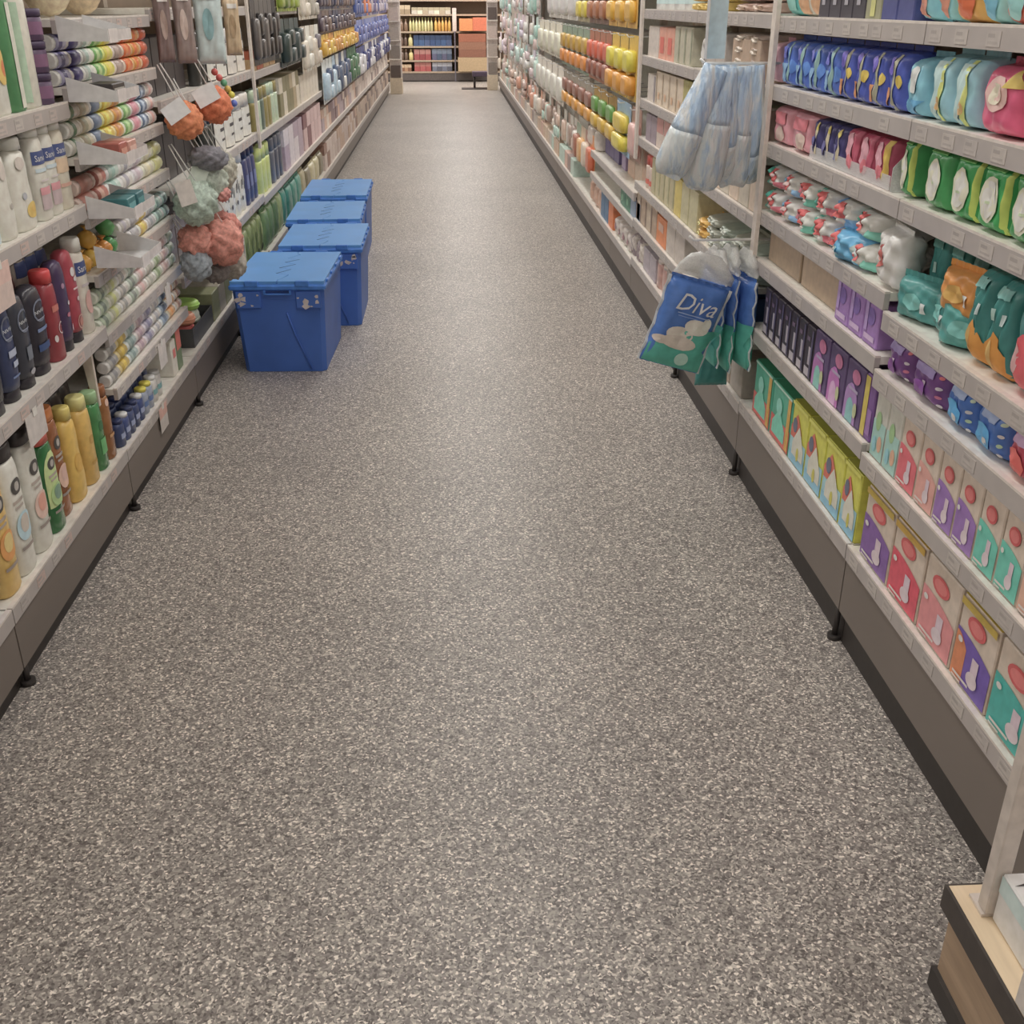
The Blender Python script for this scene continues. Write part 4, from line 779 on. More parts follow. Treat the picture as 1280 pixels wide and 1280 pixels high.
row('L', B3, .945, [
  ('white lotion bottle with pale blue foot label', 'bottle', white_lotion(('rect', -.8, .8, .03, .16, '#a0aeb8'), ('oval', -.4, .2, .4, .6, '#a8a098')), 2.44, 2.555, 1, .225, .06, {'y': 1}),
  ('white lotion bottle with small grey oval', 'bottle', white_lotion(('oval', .0, .3, .3, .36, '#8a8680'), ('oval', -.3, .2, .6, .8, '#a8a098')), 2.56, 2.66, 1, .222, .06, {'y': 1}),
  ('white lotion bottle with honey flower print', 'bottle', white_lotion(('oval', -.2, .5, .12, .3, '#b8964a'), ('oval', .0, .4, .18, .26, '#c09040'), ('oval', -.3, -.05, .34, .42, '#8a8c92'), ('oval', .3, .6, .28, .34, '#8a8480'), ('oval', -.4, .1, .66, .8, '#a49c94')), 2.665, 2.80, 1, .215, .06, {'y': 1}),
  ('white shower cream bottle, navy and pink labels', 'bottle', lambda w, d, h, i: bottle(w, d, h, '#b5aca2', '#b8b0a6', 'inverted' if i < 0 else 'flat', SAN), 2.825, 2.985, 2, .228, .05, {'y': 1}),
  ('white shower cream bottle, peach band', 'bottle', lambda w, d, h, i: bottle(w, d, h, '#b3a898', '#b8b0a6', 'flat', SAN[:2]+(('rect', -.8, .8, .42, .58, '#b0987e'), ('rect', -.7, .7, .26, .30, '#b88a7a'))), 2.99, 3.075, 1, .228, .05, {'y': 1})])
row('L', B3+' back row', .945, [
  ('white bottle with violet blue shoulder', 'bottle', lambda w, d, h, i: bottle(w, d, h, '#b0a8a0', '#44488c', 'flat', (('tridown', -.95, .95, .62, .99, '#4a4c92'),)), 2.70, 2.94, 2, .226, .06, {'y': 1, 'back': .09}),
  ('white lotion bottle', 'bottle', white_lotion(), 2.44, 2.68, 2, .226, .06, {'y': 1, 'back': .09})])
B4 = 'left fifth shelf'
row('L', B4, 1.21, [
  ('white bottle with green and red print', 'bottle', lambda w, d, h, i: bottle(w, d, h, '#b5ada3', '#2c3444', 'flat', (('rect', -.5, .5, .62, .7, '#4a7a4c'), ('oval', -.5, .3, .72, .8, '#b06a5a'), ('oval', -.5, .4, .3, .55, '#a8a050'), ('oval', -.2, .5, .2, .4, '#b0b090'))), 2.44, 2.54, 1, .31, .06, {'y': 1}),
  ('white bottle with yellow flower print', 'bottle', lambda w, d, h, i: bottle(w, d, h, '#b5ada3', '#2c3444', 'flat', (('oval', -.5, .3, .68, .85, '#b0a44a'), ('oval', -.5, .2, .5, .6, '#6a8a4a'), ('oval', -.1, .5, .15, .4, '#b8a860'), ('rect', -.4, .4, .55, .6, '#5a8060'))), 2.55, 2.65, 1, .31, .06, {'y': 1}),
  ('white bottle with orange fruit print', 'bottle', lambda w, d, h, i: bottle(w, d, h, '#b5ada3', '#a8a49c', 'flat', (('rect', -.5, .4, .76, .82, '#4a4a78'), ('oval', -.4, .4, .6, .7, '#a8a49a'), ('oval', -.3, .4, .22, .48, '#b8954a'), ('oval', 0, .3, .28, .4, '#b0643c'))), 2.66, 2.76, 1, .30, .06, {'y': 1}),
  ('leaf green bottle with white side', 'bottle', lambda w, d, h, i: bottle(w, d, h, '#3f7048', '#b0aaa2', 'flat', (('rect', -.1, .95, .03, .8, '#a8a89c'),)), 2.77, 2.86, 1, .30, .06, {'y': 1}),
  ('white bottle with pale green side', 'bottle', lambda w, d, h, i: bottle(w, d, h, '#aaa89c', '#a8a49c', 'flat', (('rect', -.9, -.4, .05, .8, '#8aa08a'),)), 2.87, 2.97, 1, .30, .06, {'y': 1}),
  ('small plum jar', 'jar', lambda w, d, h, i: jar(w*.45, h, '#4a3850', '#3c3048', '#6a4a64'), 2.985, 3.075, 1, .075, .06, {'y': 1, 'stack': 3})])
row('L', 'left base shelf, nearest bay', .213, [('blue topped bottle', 'bottle', wash('#44508c', '#3a4274', ('#8ea6b0', '#9c948a')), 2.02, 2.12, 1, .25, .05, {'y': 1}), ('golden bottle', 'bottle', wash('#b8924a', DK, ('#b87a3c', '#c49a5c')), 1.75, 2.0, 2, .32, .05, {'y': 1})])

# ================================================================ left side, the bay of tubes
TW = 'tube bay'
def tubes(nm, z, stack, h, cols, y0=3.10, y1=4.05):
    n = len(cols); p = (y1-y0)/n; items = []
    for k, (d, body, cap, band) in enumerate(cols):
        items.append(('small '+d+' tube', 'tube', (lambda b, c, q: lambda w, dd, hh, i: tubelet(w, hh/2, b, c, q))(body, cap, band), y0+k*p, y0+(k+1)*p, 1, h, .04, {'y': 1, 'stack': stack, 'fill': .96}))
    row('L', nm, z, items)
tubes('seventh shelf of tube bay', 1.245, 3, .043, [('white and navy', '#8c88a0', '#b5aea6', '#403a68'), ('violet', '#403a66', '#b0a8a0', None), ('white and sage', '#a8aaa4', '#b5b0a8', '#7a8c84'), ('green', '#5c8a4c', '#b0b0a0', '#8aa06a'), ('yellow', '#b8a83a', '#a8b060', '#c0a048'), ('taupe', '#8c7c74', '#b0a49c', None), ('orange', '#b85a30', '#b8a090', '#c06a38'), ('amber orange', '#c07a34', '#c09060', '#b85c30'), ('rust', '#a85034', '#b89070', None)])
tubes('sixth shelf of tube bay', 1.065, 3, .045, [('white and green', '#a8a89c', '#b5b0a6', '#4a6a4c'), ('sand', '#a8a28c', '#b5aea0', '#8c8c74'), ('slate blue', '#5f6c80', '#a8a8a4', None), ('mustard', '#b89a34', '#c0b070', '#c8a83c'), ('ochre', '#b08038', '#b8a070', '#a06a40'), ('fresh green', '#6a9058', '#b0b49c', '#8aa870'), ('rose', '#b08088', '#b8a8a4', '#a86a78'), ('steel blue', '#54647c', '#a8acb0', '#8a98a8'), ('white and pink', '#b0a4a0', '#b8b0a8', '#b08a84')])
tubes('fifth shelf of tube bay', .91, 2, .048, [('coral', '#a87468', '#b09a90', None), ('terracotta', '#9c5c50', '#b09488', '#b08a7c'), ('mint and white', '#9aaca4', '#b0b4ac', '#7c9890'), ('white and grey', '#aaa8a4', '#b5b2ac', '#84828a'), ('white and lilac', '#a8a2a6', '#b5b0b0', '#9a8c94'), ('ivory', '#a8a490', '#b5b09c', '#b0a888'), ('pale yellow', '#aeae78', '#b8b890', '#a8a868')])
tubes('fourth shelf of tube bay', .745, 2, .044, [('silver', '#a09c98', '#b0aca8', '#8c8890'), ('grey', '#8c8a8c', '#a8a6a4', None), ('gold and white', '#b0985c', '#b5b0a4', '#c0a040'), ('pale grey', '#9c9a9c', '#b0aeac', '#808488'), ('mint grey', '#8ea49c', '#a8b4ac', '#5c7470'), ('aqua grey', '#90a8a4', '#b0b8b4', '#506a6a')], 3.42, 4.05)
tubes('third shelf of tube bay', .57, 3, .042, [('sage', '#94a08c', '#a8b0a0', '#5f6c60'), ('lime and white', '#a8aa94', '#b0b4a0', '#a0a468'), ('white', '#aaa6a0', '#b5b2ac', '#7c7c7a'), ('grey green', '#8e988c', '#a8aca4', '#686e68'), ('pink and white', '#aa9c98', '#b5aca8', '#a88a88'), ('pearl', '#a4a098', '#b4b0a8', '#8a8c84'), ('moss and white', '#98a08c', '#b0b4a8', '#6f8060'), ('blush', '#a89894', '#b4aaa6', '#98807e'), ('silver green', '#94a096', '#b0b6ae', '#748a74')])
tubes('second shelf of tube bay', .405, 3, .040, [('grey', '#8c8a86', '#a6a4a0', '#6a6a6c'), ('gold', '#a08a40', '#b0a070', '#b09838'), ('sea grey', '#8a9894', '#a8b0ac', '#6a7c7a'), ('pale pink', '#a49496', '#b4aaa8', '#8a7680'), ('lilac grey', '#8c8896', '#a8a4ac', '#6c6a80'), ('white', '#a8a4a0', '#b5b2ac', '#88888c'), ('blue grey', '#8290a0', '#a4acb4', '#607084'), ('apricot', '#b08c64', '#b5a898', '#b87a40'), ('white and brown', '#a89c92', '#b5b0aa', '#8c6a5c')])
def minis(w, d, h, i): return bottle(w, d, h, ['#2f3a5c', '#33406a', '#3a4464'][i % 3], ['#283050', '#a8a8a8', '#2c3450'][i % 3], 'tall', (('rect', -.5, .5, .3, .5, '#7a84a0'),))
row('L', 'base shelf of tube bay', .208, [
  ('navy miniature bottle', 'bottle', minis, 3.11, 3.40, 5, .085, .04, {'y': 1}),
  ('yellow capped miniature bottle', 'bottle', lambda w, d, h, i: bottle(w, d, h, '#7c8494', '#b8a430', 'tall', (('rect', -.6, .6, .3, .5, '#4a6088'),)), 3.40, 3.52, 2, .088, .04, {'y': 1}),
  ('white miniature bottle', 'bottle', lambda w, d, h, i: bottle(w, d, h, '#a8a6a2', '#b4b0ac', 'tall', (('rect', -.6, .6, .3, .5, '#5c8488'),)), 3.52, 3.64, 2, .09, .04, {'y': 1}),
  ('white leaflet box', 'carton', lambda w, d, h, i: carton(w, d, h, '#b0aaa0', prints=(('rect', -.5, .6, .5, .75, '#b0605a'),)), 3.80, 3.87, 1, .13, .10, {'y': 1}),
  ('green and red soap carton', 'carton', lambda w, d, h, i: carton(w, d, h, '#5c6c50', prints=(('rect', -.95, .95, .5, .97, '#a85a4c'),)), 3.875, 3.95, 1, .15, .10, {'y': 1})])
row('L', 'base shelf of tube bay, back row', .208, [('navy miniature bottle', 'bottle', minis, 3.11, 3.70, 9, .088, .04, {'y': 1, 'back': .06})])
for k, (y, c) in enumerate(((3.33, '#b09c82'), (3.62, '#aa967a'))):
    b = MB(); rings = []
    for j in range(9):
        a = math.pi*j/8; rr = .068*math.sin(a); rings.append([(.035*math.cos(a), .07+rr*math.cos(q*math.pi/8), .0685+rr*math.sin(q*math.pi/8)) for q in range(16)])
    b.loft(rings[1:-1], M(c, .9, var=.2, scale=60)); t = thing('sponge', ['round beige sponge above the top clip tray', 'round beige sponge further along the same shelf'][k], 'sponge', (XL-.02, y, 1.4135), math.pi/2); obj('sponge_body', b.mesh('sponge_body'), t)
    obj('cord', MB().tube([(0, .07, .136), (0, .065, .155), (.012, .06, .165), (.02, .07, .15), (.005, .075, .136)], .002, M('#b8b0a4'), 6).mesh('cord'), t)
WHM = M('#b8b0a6', .35, k=.42)
CT = [1.358, 1.21, 1.05, .905, .768]
for k, z in enumerate(CT):
    t = thing('clip_tray', ['topmost', 'second', 'third', 'fourth', 'lowest'][k]+' white clip-on tray jutting out from the tube shelves', 'tray', (XL+.0012, 3.092, z), 0, 'white clip-on trays')
    side = [(0, 0), (.128, 0), (.128, .027), (.0, .062)]
    obj('side_plate', MB().prism(side, 'y', 0, .002, WHM).mesh('side_plate'), t); obj('side_plate', MB().prism(side, 'y', .226, .228, WHM).mesh('side_plate'), t)
    obj('tray_floor', MB().box(0, .128, .002, .226, 0, .002, WHM).mesh('tray_floor'), t)
    obj('front_lip', MB().box(.126, .128, .002, .226, .002, .027, M('#a09a98', .35)).mesh('front_lip'), t)
    obj('price_tag', MB().box(.1281, .1295, .005, .085, -.004, .03, M('#a8a2a0', .3)).mesh('price_tag'), t)
def chunk(y, z, w, d, h, c, lab, n=1, c2=None):
    P = carton(w, d, h, c, prints=(('rect', -.8, .8, .2, .7, c2),) if c2 else ())
    put('soap_bar', P, lab, 'soap', (XL+.11, y, z), math.pi/2)
chunk(3.19, 1.2123, .12, .07, .04, '#35302f', 'flat black box in the second white clip-on tray', c2='#8a8680')
chunk(3.15, 1.0523, .075, .075, .05, '#8c4c42', 'dark terracotta soap bar, nearer of two in the clip-on tray', c2='#a87868'); chunk(3.24, 1.0523, .085, .075, .046, '#a07468', 'pale terracotta soap bar, further of two in the clip-on tray', c2='#b09084')
chunk(3.15, .9073, .085, .075, .048, '#2f6266', 'teal soap carton, nearer of two in the clip-on tray', c2='#5c8a8c'); chunk(3.245, .9073, .08, .075, .048, '#28585e', 'teal soap carton, further of two in the clip-on tray', c2='#4a7a7c')
for k, (y, c, zz) in enumerate(((3.13, '#b8822c', 0), (3.20, '#c0902e', 0), (3.27, '#b87a28', 0), (3.335, '#c0762c', 0), (3.39, '#3f7c48', 0), (3.20, '#b88628', .055), (3.385, '#4a8a50', .055))):
    b = MB(); rnd = random.Random(k)
    b.loft([[(.027*math.sin(math.pi*(j+.4)/6.8)*math.cos(q*math.pi/6)*(1+.12*math.sin(q*3+j)), .03+.027*math.sin(math.pi*(j+.4)/6.8)*math.sin(q*math.pi/6)*(1+.12*math.sin(q*2+j*2)), .027-.027*math.cos(math.pi*(j+.4)/6.8)) for q in range(12)] for j in range(7)], M(c, .25))
    t = thing('bath_fizzer', ('amber' if k in (0, 1, 2, 3, 5) else 'green')+' foil wrapped bath fizzer, '+['nearest on the shelf', 'second on the shelf', 'third on the shelf', 'fourth on the shelf', 'lower of the pair', 'stacked on top', 'upper of the pair'][k]+', behind the lowest clip-on tray', 'bath fizzer', (XL-.02, y, .746+zz), math.pi/2, 'foil wrapped bath fizzers')
    obj('wrapper', b.mesh('wrapper'), t)
    obj('wrapper_twist', MB().loft([[(.006*s*math.cos(q*math.pi/4), .03+.006*s*math.sin(q*math.pi/4), z) for q in range(8)] for z, s in ((.0535, .6), (.058, .8), (.066, 2.2))], M(c, .3)).mesh('wrapper_twist'), t)
# shelf talkers hanging from the rails
def talker(side, y, z, w, h, c, lab, tilt=0, strip=None):
    X = XL+.0035 if side == 'L' else XR-.0035
    t = thing('shelf_talker', lab, 'price card', (X, y, z), math.pi/2 if side == 'L' else -math.pi/2); t.rotation_euler.x = tilt
    obj('card', MB().box(-w/2, w/2, 0, .0012, -h, 0, M(c, .4)).mesh('card'), t)
    if strip: obj('printed_band', MB().box(-w/2, w/2, -.0006, -.0001, -h*.45, 0, M(strip, .45)).mesh('printed_band'), t)
    obj('clip', MB().box(-.012, .012, -.002, -.0007, -.012, .008, M('#b0aaa4', .3)).mesh('clip'), t)
talker('L', 2.43, .945-.02, .11, .10, '#a8968e', 'pinkish price card hanging under the fourth left shelf', strip='#b0938a')
talker('L', 2.46, .60-.03, .12, .075, '#a09a96', 'grey price card hanging under the third left shelf above the yellow bottle')
talker('L', 3.62, .405-.01, .10, .085, '#a5a09c', 'price card hanging in front of the second tube shelf', strip='#aaa4a0')
talker('L', 3.52, .205-.005, .10, .085, '#a39d98', 'price card with red corner hanging from the base rail', strip='#b08a80')
talker('L', 3.80, .57-.02, .07, .07, '#aaa4a0', 'small white price card hanging under the third tube shelf')

# ================================================================ left side: the bays behind the puffs and the crates
D = 'shelf behind puffs'
row('L', 'fourth '+D, 1.135, [('black sponge bag box', 'box', plain('#2f2a2c'), 4.12, 4.78, 4, .2, .2, {'y': 1, 'back': .05}), ('black deodorant can', 'deodorant', lambda w, d, h, i: bottle(w, d, h, '#2c2c2a', '#24221f', 'deo'), 4.80, 4.99, 2, .205, .05, {'y': 1})])
row('L', 'third '+D, .83, [('black wash bag box', 'box', plain('#2b282a'), 4.12, 4.78, 4, .2, .2, {'y': 1, 'back': .05}), ('dark green deodorant can', 'deodorant', lambda w, d, h, i: bottle(w, d, h, '#2a2e2c', '#24221f', 'deo'), 4.80, 4.99, 2, .205, .05, {'y': 1})])
row('L', 'second '+D, .51, [('grey wash box', 'box', plain('#5a5250'), 4.12, 4.98, 5, .2, .2, {'y': 1, 'back': .05})])
DS = 'shelf beside crates'
def deo(lab, body, cap='#b8b2aa', ink='#5a5452'):
    return lambda w, d, h, i: bottle(w, d, h, body, cap, 'deo', (('rect', -.75, 1, .03, .69, lab), ('rect', -.2, .5, .45, .52, ink), ('rect', -.1, .4, .25, .30, ink)))
row('L', 'fourth '+DS, 1.135, [('wide black sided bottle with white label', 'deodorant', deo('#b5aea6', '#2f2c2a'), 5.04, 5.24, 1, .205, .075, {'y': 1}), ('wide brown sided bottle with white label', 'deodorant', deo('#b5aea6', '#5a4034'), 5.26, 5.50, 1, .205, .075, {'y': 1}), ('wide black capped bottle with pale label', 'deodorant', deo('#a8a49e', '#3c3836'), 5.52, 5.76, 1, .205, .075, {'y': 1}), ('wide white bottle with grey label', 'deodorant', deo('#b0aaa2', '#8c8680'), 5.78, 5.99, 1, .205, .075, {'y': 1})])
row('L', 'third '+DS, .83, [('wide dark bottle with scribbled white label', 'deodorant', deo('#b3aca4', '#343230', '#b8b2aa', '#38363a'), 5.04, 5.52, 2, .205, .075, {'y': 1}), ('wide white bottle with black lettering', 'deodorant', deo('#b5aea6', '#4a4644', '#b0a8a0', '#2f2d30'), 5.52, 5.99, 2, .205, .075, {'y': 1})])
SCR = tuple(('slant', a, a+.1, v, v+.16, '#3c3a3c') for a, v in ((-.4, .40), (-.2, .46), (.0, .38), (.2, .44), (.35, .36)))+(('oval', -.5, -.3, .2, .28, '#4a4648'), ('oval', .3, .5, .22, .27, '#5a5658'))
row('L', 'second '+DS, .51, [('large white bottle with black brush marks', 'bottle', lambda w, d, h, i: bottle(w, d, h, '#b5ada4', ['#b8b2aa', '#4a86a4', '#b8b2aa'][i % 3], 'shampoo', SCR), 5.06, 5.62, 4, .27, .07, {'y': 1}), ('navy bottle', 'bottle', lambda w, d, h, i: bottle(w, d, h, '#343a5c', '#2a2c48', 'shampoo', (('rect', -.4, .4, .3, .55, '#5c6488'),)), 5.64, 5.98, 3, .27, .065, {'y': 1})])
row('L', 'base '+DS, .208, [('white box with dark lettering', 'carton', lambda w, d, h, i: carton(w, d, h, '#aaa69c', prints=(('slant', -.6, .5, .3, .8, '#5a6058'), ('slant', -.5, .2, .35, .75, '#aaa69c'))), 5.06, 5.42, 2, .2, .2, {'y': 1}), ('leafy green pouch', 'pouch', soft('#6c7a50', ('oval', -.5, .0, .3, .7, '#5a6a44'), ('oval', .1, .5, .4, .8, '#8a9468'), ('oval', -.3, .3, .1, .3, '#3f4a38')), 5.42, 5.98, 4, .22, .08, {'y': 1})])
row('L', 'base shelf behind puffs', .208, [('olive soap pack', 'carton', plain(['#6a6c50', '#7a7468']), 4.55, 4.98, 3, .12, .2, {'y': 1})])
# ---------------------------------------------------------------- the far left bays
def bay_far(k): return yL[k], yL[k+1], ('%s left bay beyond crates' % nth(k))
def leftrow(k, z, nm, pal, n, h, kind='carton', desc='small box', solid=True, cat=None, frac=(0, 1)):
    y0, y1, pl = bay_far(k); a = y0+.03+(y1-y0-.06)*frac[0]; b = y0+.03+(y1-y0-.06)*frac[1]; rnd = random.Random(k*31+int(z*100)); cc = [rnd.choice(pal) for _ in range(n)]
    def fn(w, d, hh, i):
        w = round(w, 2)
        if kind == 'bottle': return bottle(w, .05, hh, cc[i], cc[(i+1) % n], 'deo')
        if kind == 'pouch': return pouch(w, .06, hh, cc[i], seed=i)
        return carton(w, d, hh, cc[i], bands=((0, .6, cc[i]), (.6, 1, cc[(i+1) % n])))
    row('L', pl+', '+nm, z, [(desc, cat or {'carton': 'box', 'bottle': 'bottle', 'pouch': 'pouch'}[kind], fn, a, b, n, h, .12, {'y': 1})], solid=solid)
def lefthang(k, ztop, h, nm, pal, n, desc, d=.03, frac=(0, 1)):
    y0, y1, pl = bay_far(k); a = y0+.03+(y1-y0-.06)*frac[0]; b = y0+.03+(y1-y0-.06)*frac[1]; rnd = random.Random(k*17+int(ztop*100)); w = round((b-a)/n, 3)
    for i in range(n):
        c = [rnd.choice(pal) for _ in range(3)]
        put('hanging_pack', blister(round(w*.9, 2), h, c[0], c[1], c[2] if i % 2 else None, d), desc+', '+nth(i)+' from camera, '+nm+', '+pl, 'hanging pack', (XL+.012, a+(i+.5)*w, ztop-h), math.pi/2, desc+' on the left wall of hooks')
lefthang(0, 1.47, .32, 'upper hooks', ['#2c2828', '#383434', '#242222', '#4a4644'], 6, 'black comb card')
leftrow(0, 1.12, 'fourth shelf', ['#b0683c', '#b0a498', '#a8583c', '#b8946c'], 4, .10, desc='orange and white carton')
leftrow(0, .81, 'third shelf', ['#a8983c', '#8c9a48', '#4a5a50', '#98a890', '#7a7040'], 7, .22, 'bottle', 'yellow and green bottle')
leftrow(0, .49, 'second shelf', ['#98a45c', '#a0aa60', '#8c9a58'], 3, .25, 'bottle', 'lime green bottle', frac=(0, .45))
leftrow(0, .49, 'second shelf', ['#4a4e58', '#3c404c', '#5a5c62'], 3, .25, 'bottle', 'slate bottle', frac=(.5, 1))
leftrow(0, .19, 'base shelf', ['#5f7a54', '#4f6a48', '#3f7c70', '#7a8a60'], 5, .22, 'pouch', 'green pouch')
lefthang(1, 1.62, .22, 'top hooks', ['#7a8a34', '#8a9a3c', '#5a6a34'], 4, 'olive green card')
lefthang(1, 1.36, .27, 'middle hooks', ['#2c3836', '#323c3c', '#283230', '#3a4444'], 4, 'dark bottle green card', .05)
leftrow(1, .81, 'third shelf', ['#b0a89c', '#8a7c60', '#a8a090', '#6a6448'], 6, .22, 'carton', 'cream carton')
leftrow(1, .49, 'second shelf', ['#9c8c94', '#a898a0', '#8c7c88', '#a8a0a4'], 4, .24, 'carton', 'pale lilac carton')
leftrow(1, .19, 'base shelf', ['#6a7a58', '#3f7c70', '#8a8468'], 4, .2, 'pouch', 'grey green pouch')
lefthang(2, 1.62, .28, 'top hooks', ['#a8a49a', '#8c8880', '#b0a89c'], 4, 'grey white card')
lefthang(2, 1.30, .30, 'middle hooks', ['#a49c90', '#5a545c', '#b0a89c', '#b5ada4'], 4, 'white and plum card')
leftrow(2, .81, 'third shelf', ['#aaa294', '#a8a094', '#4f7c74', '#9a8a70'], 6, .18, 'carton', 'cream carton')
leftrow(2, .49, 'second shelf', ['#9c7c7c', '#a08888', '#6a484c', '#a89090'], 5, .24, 'carton', 'dusty pink carton')
leftrow(2, .19, 'base shelf', ['#8a8468', '#a09a7c', '#6a6450'], 4, .17, 'pouch', 'khaki pouch')
for k in (3, 4, 5):
    lefthang(k, 1.66, .26, 'top hooks', ['#3c3c50', '#4a4450', '#343850', '#6a5a58'], 5, 'dark navy card')
    lefthang(k, 1.39, .17, 'upper hooks', ['#4a4048', '#5a4a44', '#3c3c4c'], 4, 'plum brown card')
    lefthang(k, 1.215, .17, 'middle hooks', ['#b08c34', '#b8943a', '#a87838'], 5, 'golden yellow card', .05)
    lefthang(k, 1.03, .33, 'lower hooks', [['#a8b0b0', '#8ca0b0', '#3c4a64'], ['#3f4c66', '#4a5468', '#a8a8a4'], ['#3c5c44', '#44644c', '#34543e']][k-3], 4, ['white and blue card', 'slate card', 'forest green card'][k-3], .05)
    leftrow(k, .49, 'second shelf', ['#8c7874', '#a89a90', '#6a5658', '#a08474', '#8a7a80'], 6, .17, 'carton', 'mauve carton')
    leftrow(k, .19, 'base shelf', ['#9c8474', '#a0908a', '#7a5c50', '#a89a94'], 5, .2, 'carton', 'dull pink carton')
for k in range(6, 11):
    lefthang(k, 1.66, .36, 'top hooks', ['#4a5888', '#44507c', '#5668a0', '#b06a4c'] if k < 8 else ['#4a5484', '#5a5478', '#98909c'], 4, 'cornflower blue card')
    lefthang(k, 1.27, .26, 'upper hooks', ['#505c90', '#465284', '#6a74a0'], 4, 'dusty blue card')
    lefthang(k, .99, .30, 'lower hooks', ['#34385c', '#3c4068', '#a8a8ac', '#3a4270'], 4, 'navy blue card', .05)
    leftrow(k, .49, 'second shelf', ['#9a8c84', '#a89c94', '#746460', '#b0a49c'], 5, .17, 'carton', 'pale brown carton')
    leftrow(k, .19, 'base shelf', ['#8a7a70', '#a4968c', '#6a5a54', '#9c8a7c'], 5, .2, 'carton', 'grey brown carton')

# ---------------------------------------------------------------- bath puffs hanging at the end of the tube bay
def puff_mesh(r, c, seed, sq=(1, 1, 1)):
    bm = bmesh.new(); bmesh.ops.create_icosphere(bm, subdivisions=4, radius=r); rnd = random.Random(seed); ph = [rnd.uniform(0, 6) for _ in range(6)]
    for v in bm.verts:
        n = v.co.normalized(); a = math.atan2(n.y, n.x); e = math.asin(max(-1, min(1, n.z)))
        k = 1+.07*math.sin(7*a*math.cos(e)+ph[0]+4*math.sin(3*e+ph[1]))+.07*math.sin(9*e+ph[2]+3*math.sin(4*a*math.cos(e)+ph[3]))+.035*math.sin(21*n.x+ph[4]+5*n.y)*math.sin(19*n.z+ph[5])
        v.co = Vector((n.x*sq[0], n.y*sq[1], n.z*sq[2]))*r*k
    me = bpy.data.meshes.new('puff'); bm.to_mesh(me); bm.free(); me.materials.append(M(c, .7, var=.25, scale=90))
    for p in me.polygons: p.use_smooth = True
    return me
CORD = M('#b8b2aa', .6)
def puff(x, y, z, r, c, lab, seed, tagc=None, sq=(1, 1, 1), hang=.12, tilt=.3):
    t = thing('bath_puff', lab, 'bath puff', (x, y, z), 0, 'bath puffs hanging by their cords')
    obj('mesh_sponge', puff_mesh(r, c, seed, sq), t)
    obj('cord', MB().tube([(-.012, 0, r*.9*sq[2]), (-.03-hang*.35, .01, r+hang), (-.02-hang*.35, .012, r+hang+.004), (.012, .004, r*.9*sq[2])], .0022, CORD, 6).mesh('cord'), t)
    if tagc:
        b = MB().box(-.030, .030, -.0008, .0008, -.042, .042, M(tagc, .35, k=.45)); g = obj('swing_tag', b.mesh('swing_tag'), t, (-.01, -r*1.12, r*.62)); g.rotation_euler = (-.35, tilt, 0)
puff(-.925, 4.02, 1.075, .062, '#c8643c', 'bright orange bath puff with a white swing tag', 1, '#eae6de', tilt=1.0)  # white of the tag raised so its colour carries the glare
puff(-.845, 4.16, 1.115, .062, '#c05c38', 'darker orange bath puff behind the tagged one', 2, '#c8c2ba', tilt=1.1)
puff(-.865, 4.05, .945, .062, '#5f5e64', 'charcoal grey bath puff below the orange ones', 3, sq=(1.1, .8, .7), hang=.2)
puff(-.915, 3.99, .80, .076, '#87958a', 'large grey green bath puff below the pale yellow tubes', 4, '#a39d98', tilt=-.3)
puff(-.885, 4.10, .86, .068, '#8f978c', 'sage bath puff with a grey green swing tag', 5, '#9aa298', tilt=.4)
puff(-.845, 4.20, .885, .06, '#8c8a7e', 'olive grey bath puff nearest the white bottles', 6, sq=(.8, 1, 1.1))
puff(-.84, 4.10, .815, .03, '#a8706a', 'small pink bath puff between the grey ones', 7, hang=.08)
puff(-.865, 4.10, .635, .083, '#a0685c', 'large dusty pink bath puff, lowest at the front', 8, hang=.2)
puff(-.94, 4.02, .66, .060, '#a86e62', 'smaller dusty pink bath puff on the left of the large one', 9, hang=.18)
puff(-.875, 4.24, .66, .064, '#9c6258', 'dusty pink bath puff behind the large one', 10, hang=.15)
puff(-.86, 4.22, .53, .055, '#7c766e', 'grey brown bath puff hanging behind the nearest crate', 11, sq=(1, 1, 1.1))
puff(-.945, 4.00, .575, .055, '#6f767c', 'blue grey bath puff under the tube shelf end', 12, sq=(1, 1, 1.1))
puff(-.90, 4.12, .53, .05, '#5c5654', 'dark brown bath puff lowest in the bunch', 13)
for (x, y, z, w, h, c, c2, lab, rz) in ((-.97, 4.10, 1.26, .06, .24, '#6a5a58', '#8a7870', 'slim brown pack hanging just past the tube shelves', .5), (-.91, 4.14, 1.255, .07, .25, '#7a6c68', '#a09088', 'taupe pack hanging second past the tube shelves', .4), (-.835, 4.19, 1.25, .10, .26, '#9aa8a8', '#6a8c90', 'pale blue clear pack hanging above the orange bath puffs', .3), (-.79, 4.40, 1.27, .06, .2, '#a08c70', '#8a7458', 'beige slim pack hanging beside the white deodorants', .4)):
    t = thing('hanging_pack', lab, 'hanging pack', (x, y, z), rz)
    for n_, me in pouch(w, .04, h, c, prints=(('oval', -.5, .3, .3, .7, c2), ('rect', -.6, .6, .8, .88, '#b0aaa4')), seed=int(w*1000), wr=.15): obj(n_, me, t)
    obj('peg_hook', MB().tube([(0, .02, h+.015), (-.02, .03, h+.05), (XL-.02-x, .08, h+.06)], .003, HK, 6).mesh('peg_hook'), t)
b = thing('key_charm', 'string of red, green and yellow beads hanging beside the orange puffs', 'beads', (-.84, 4.36, 1.165))
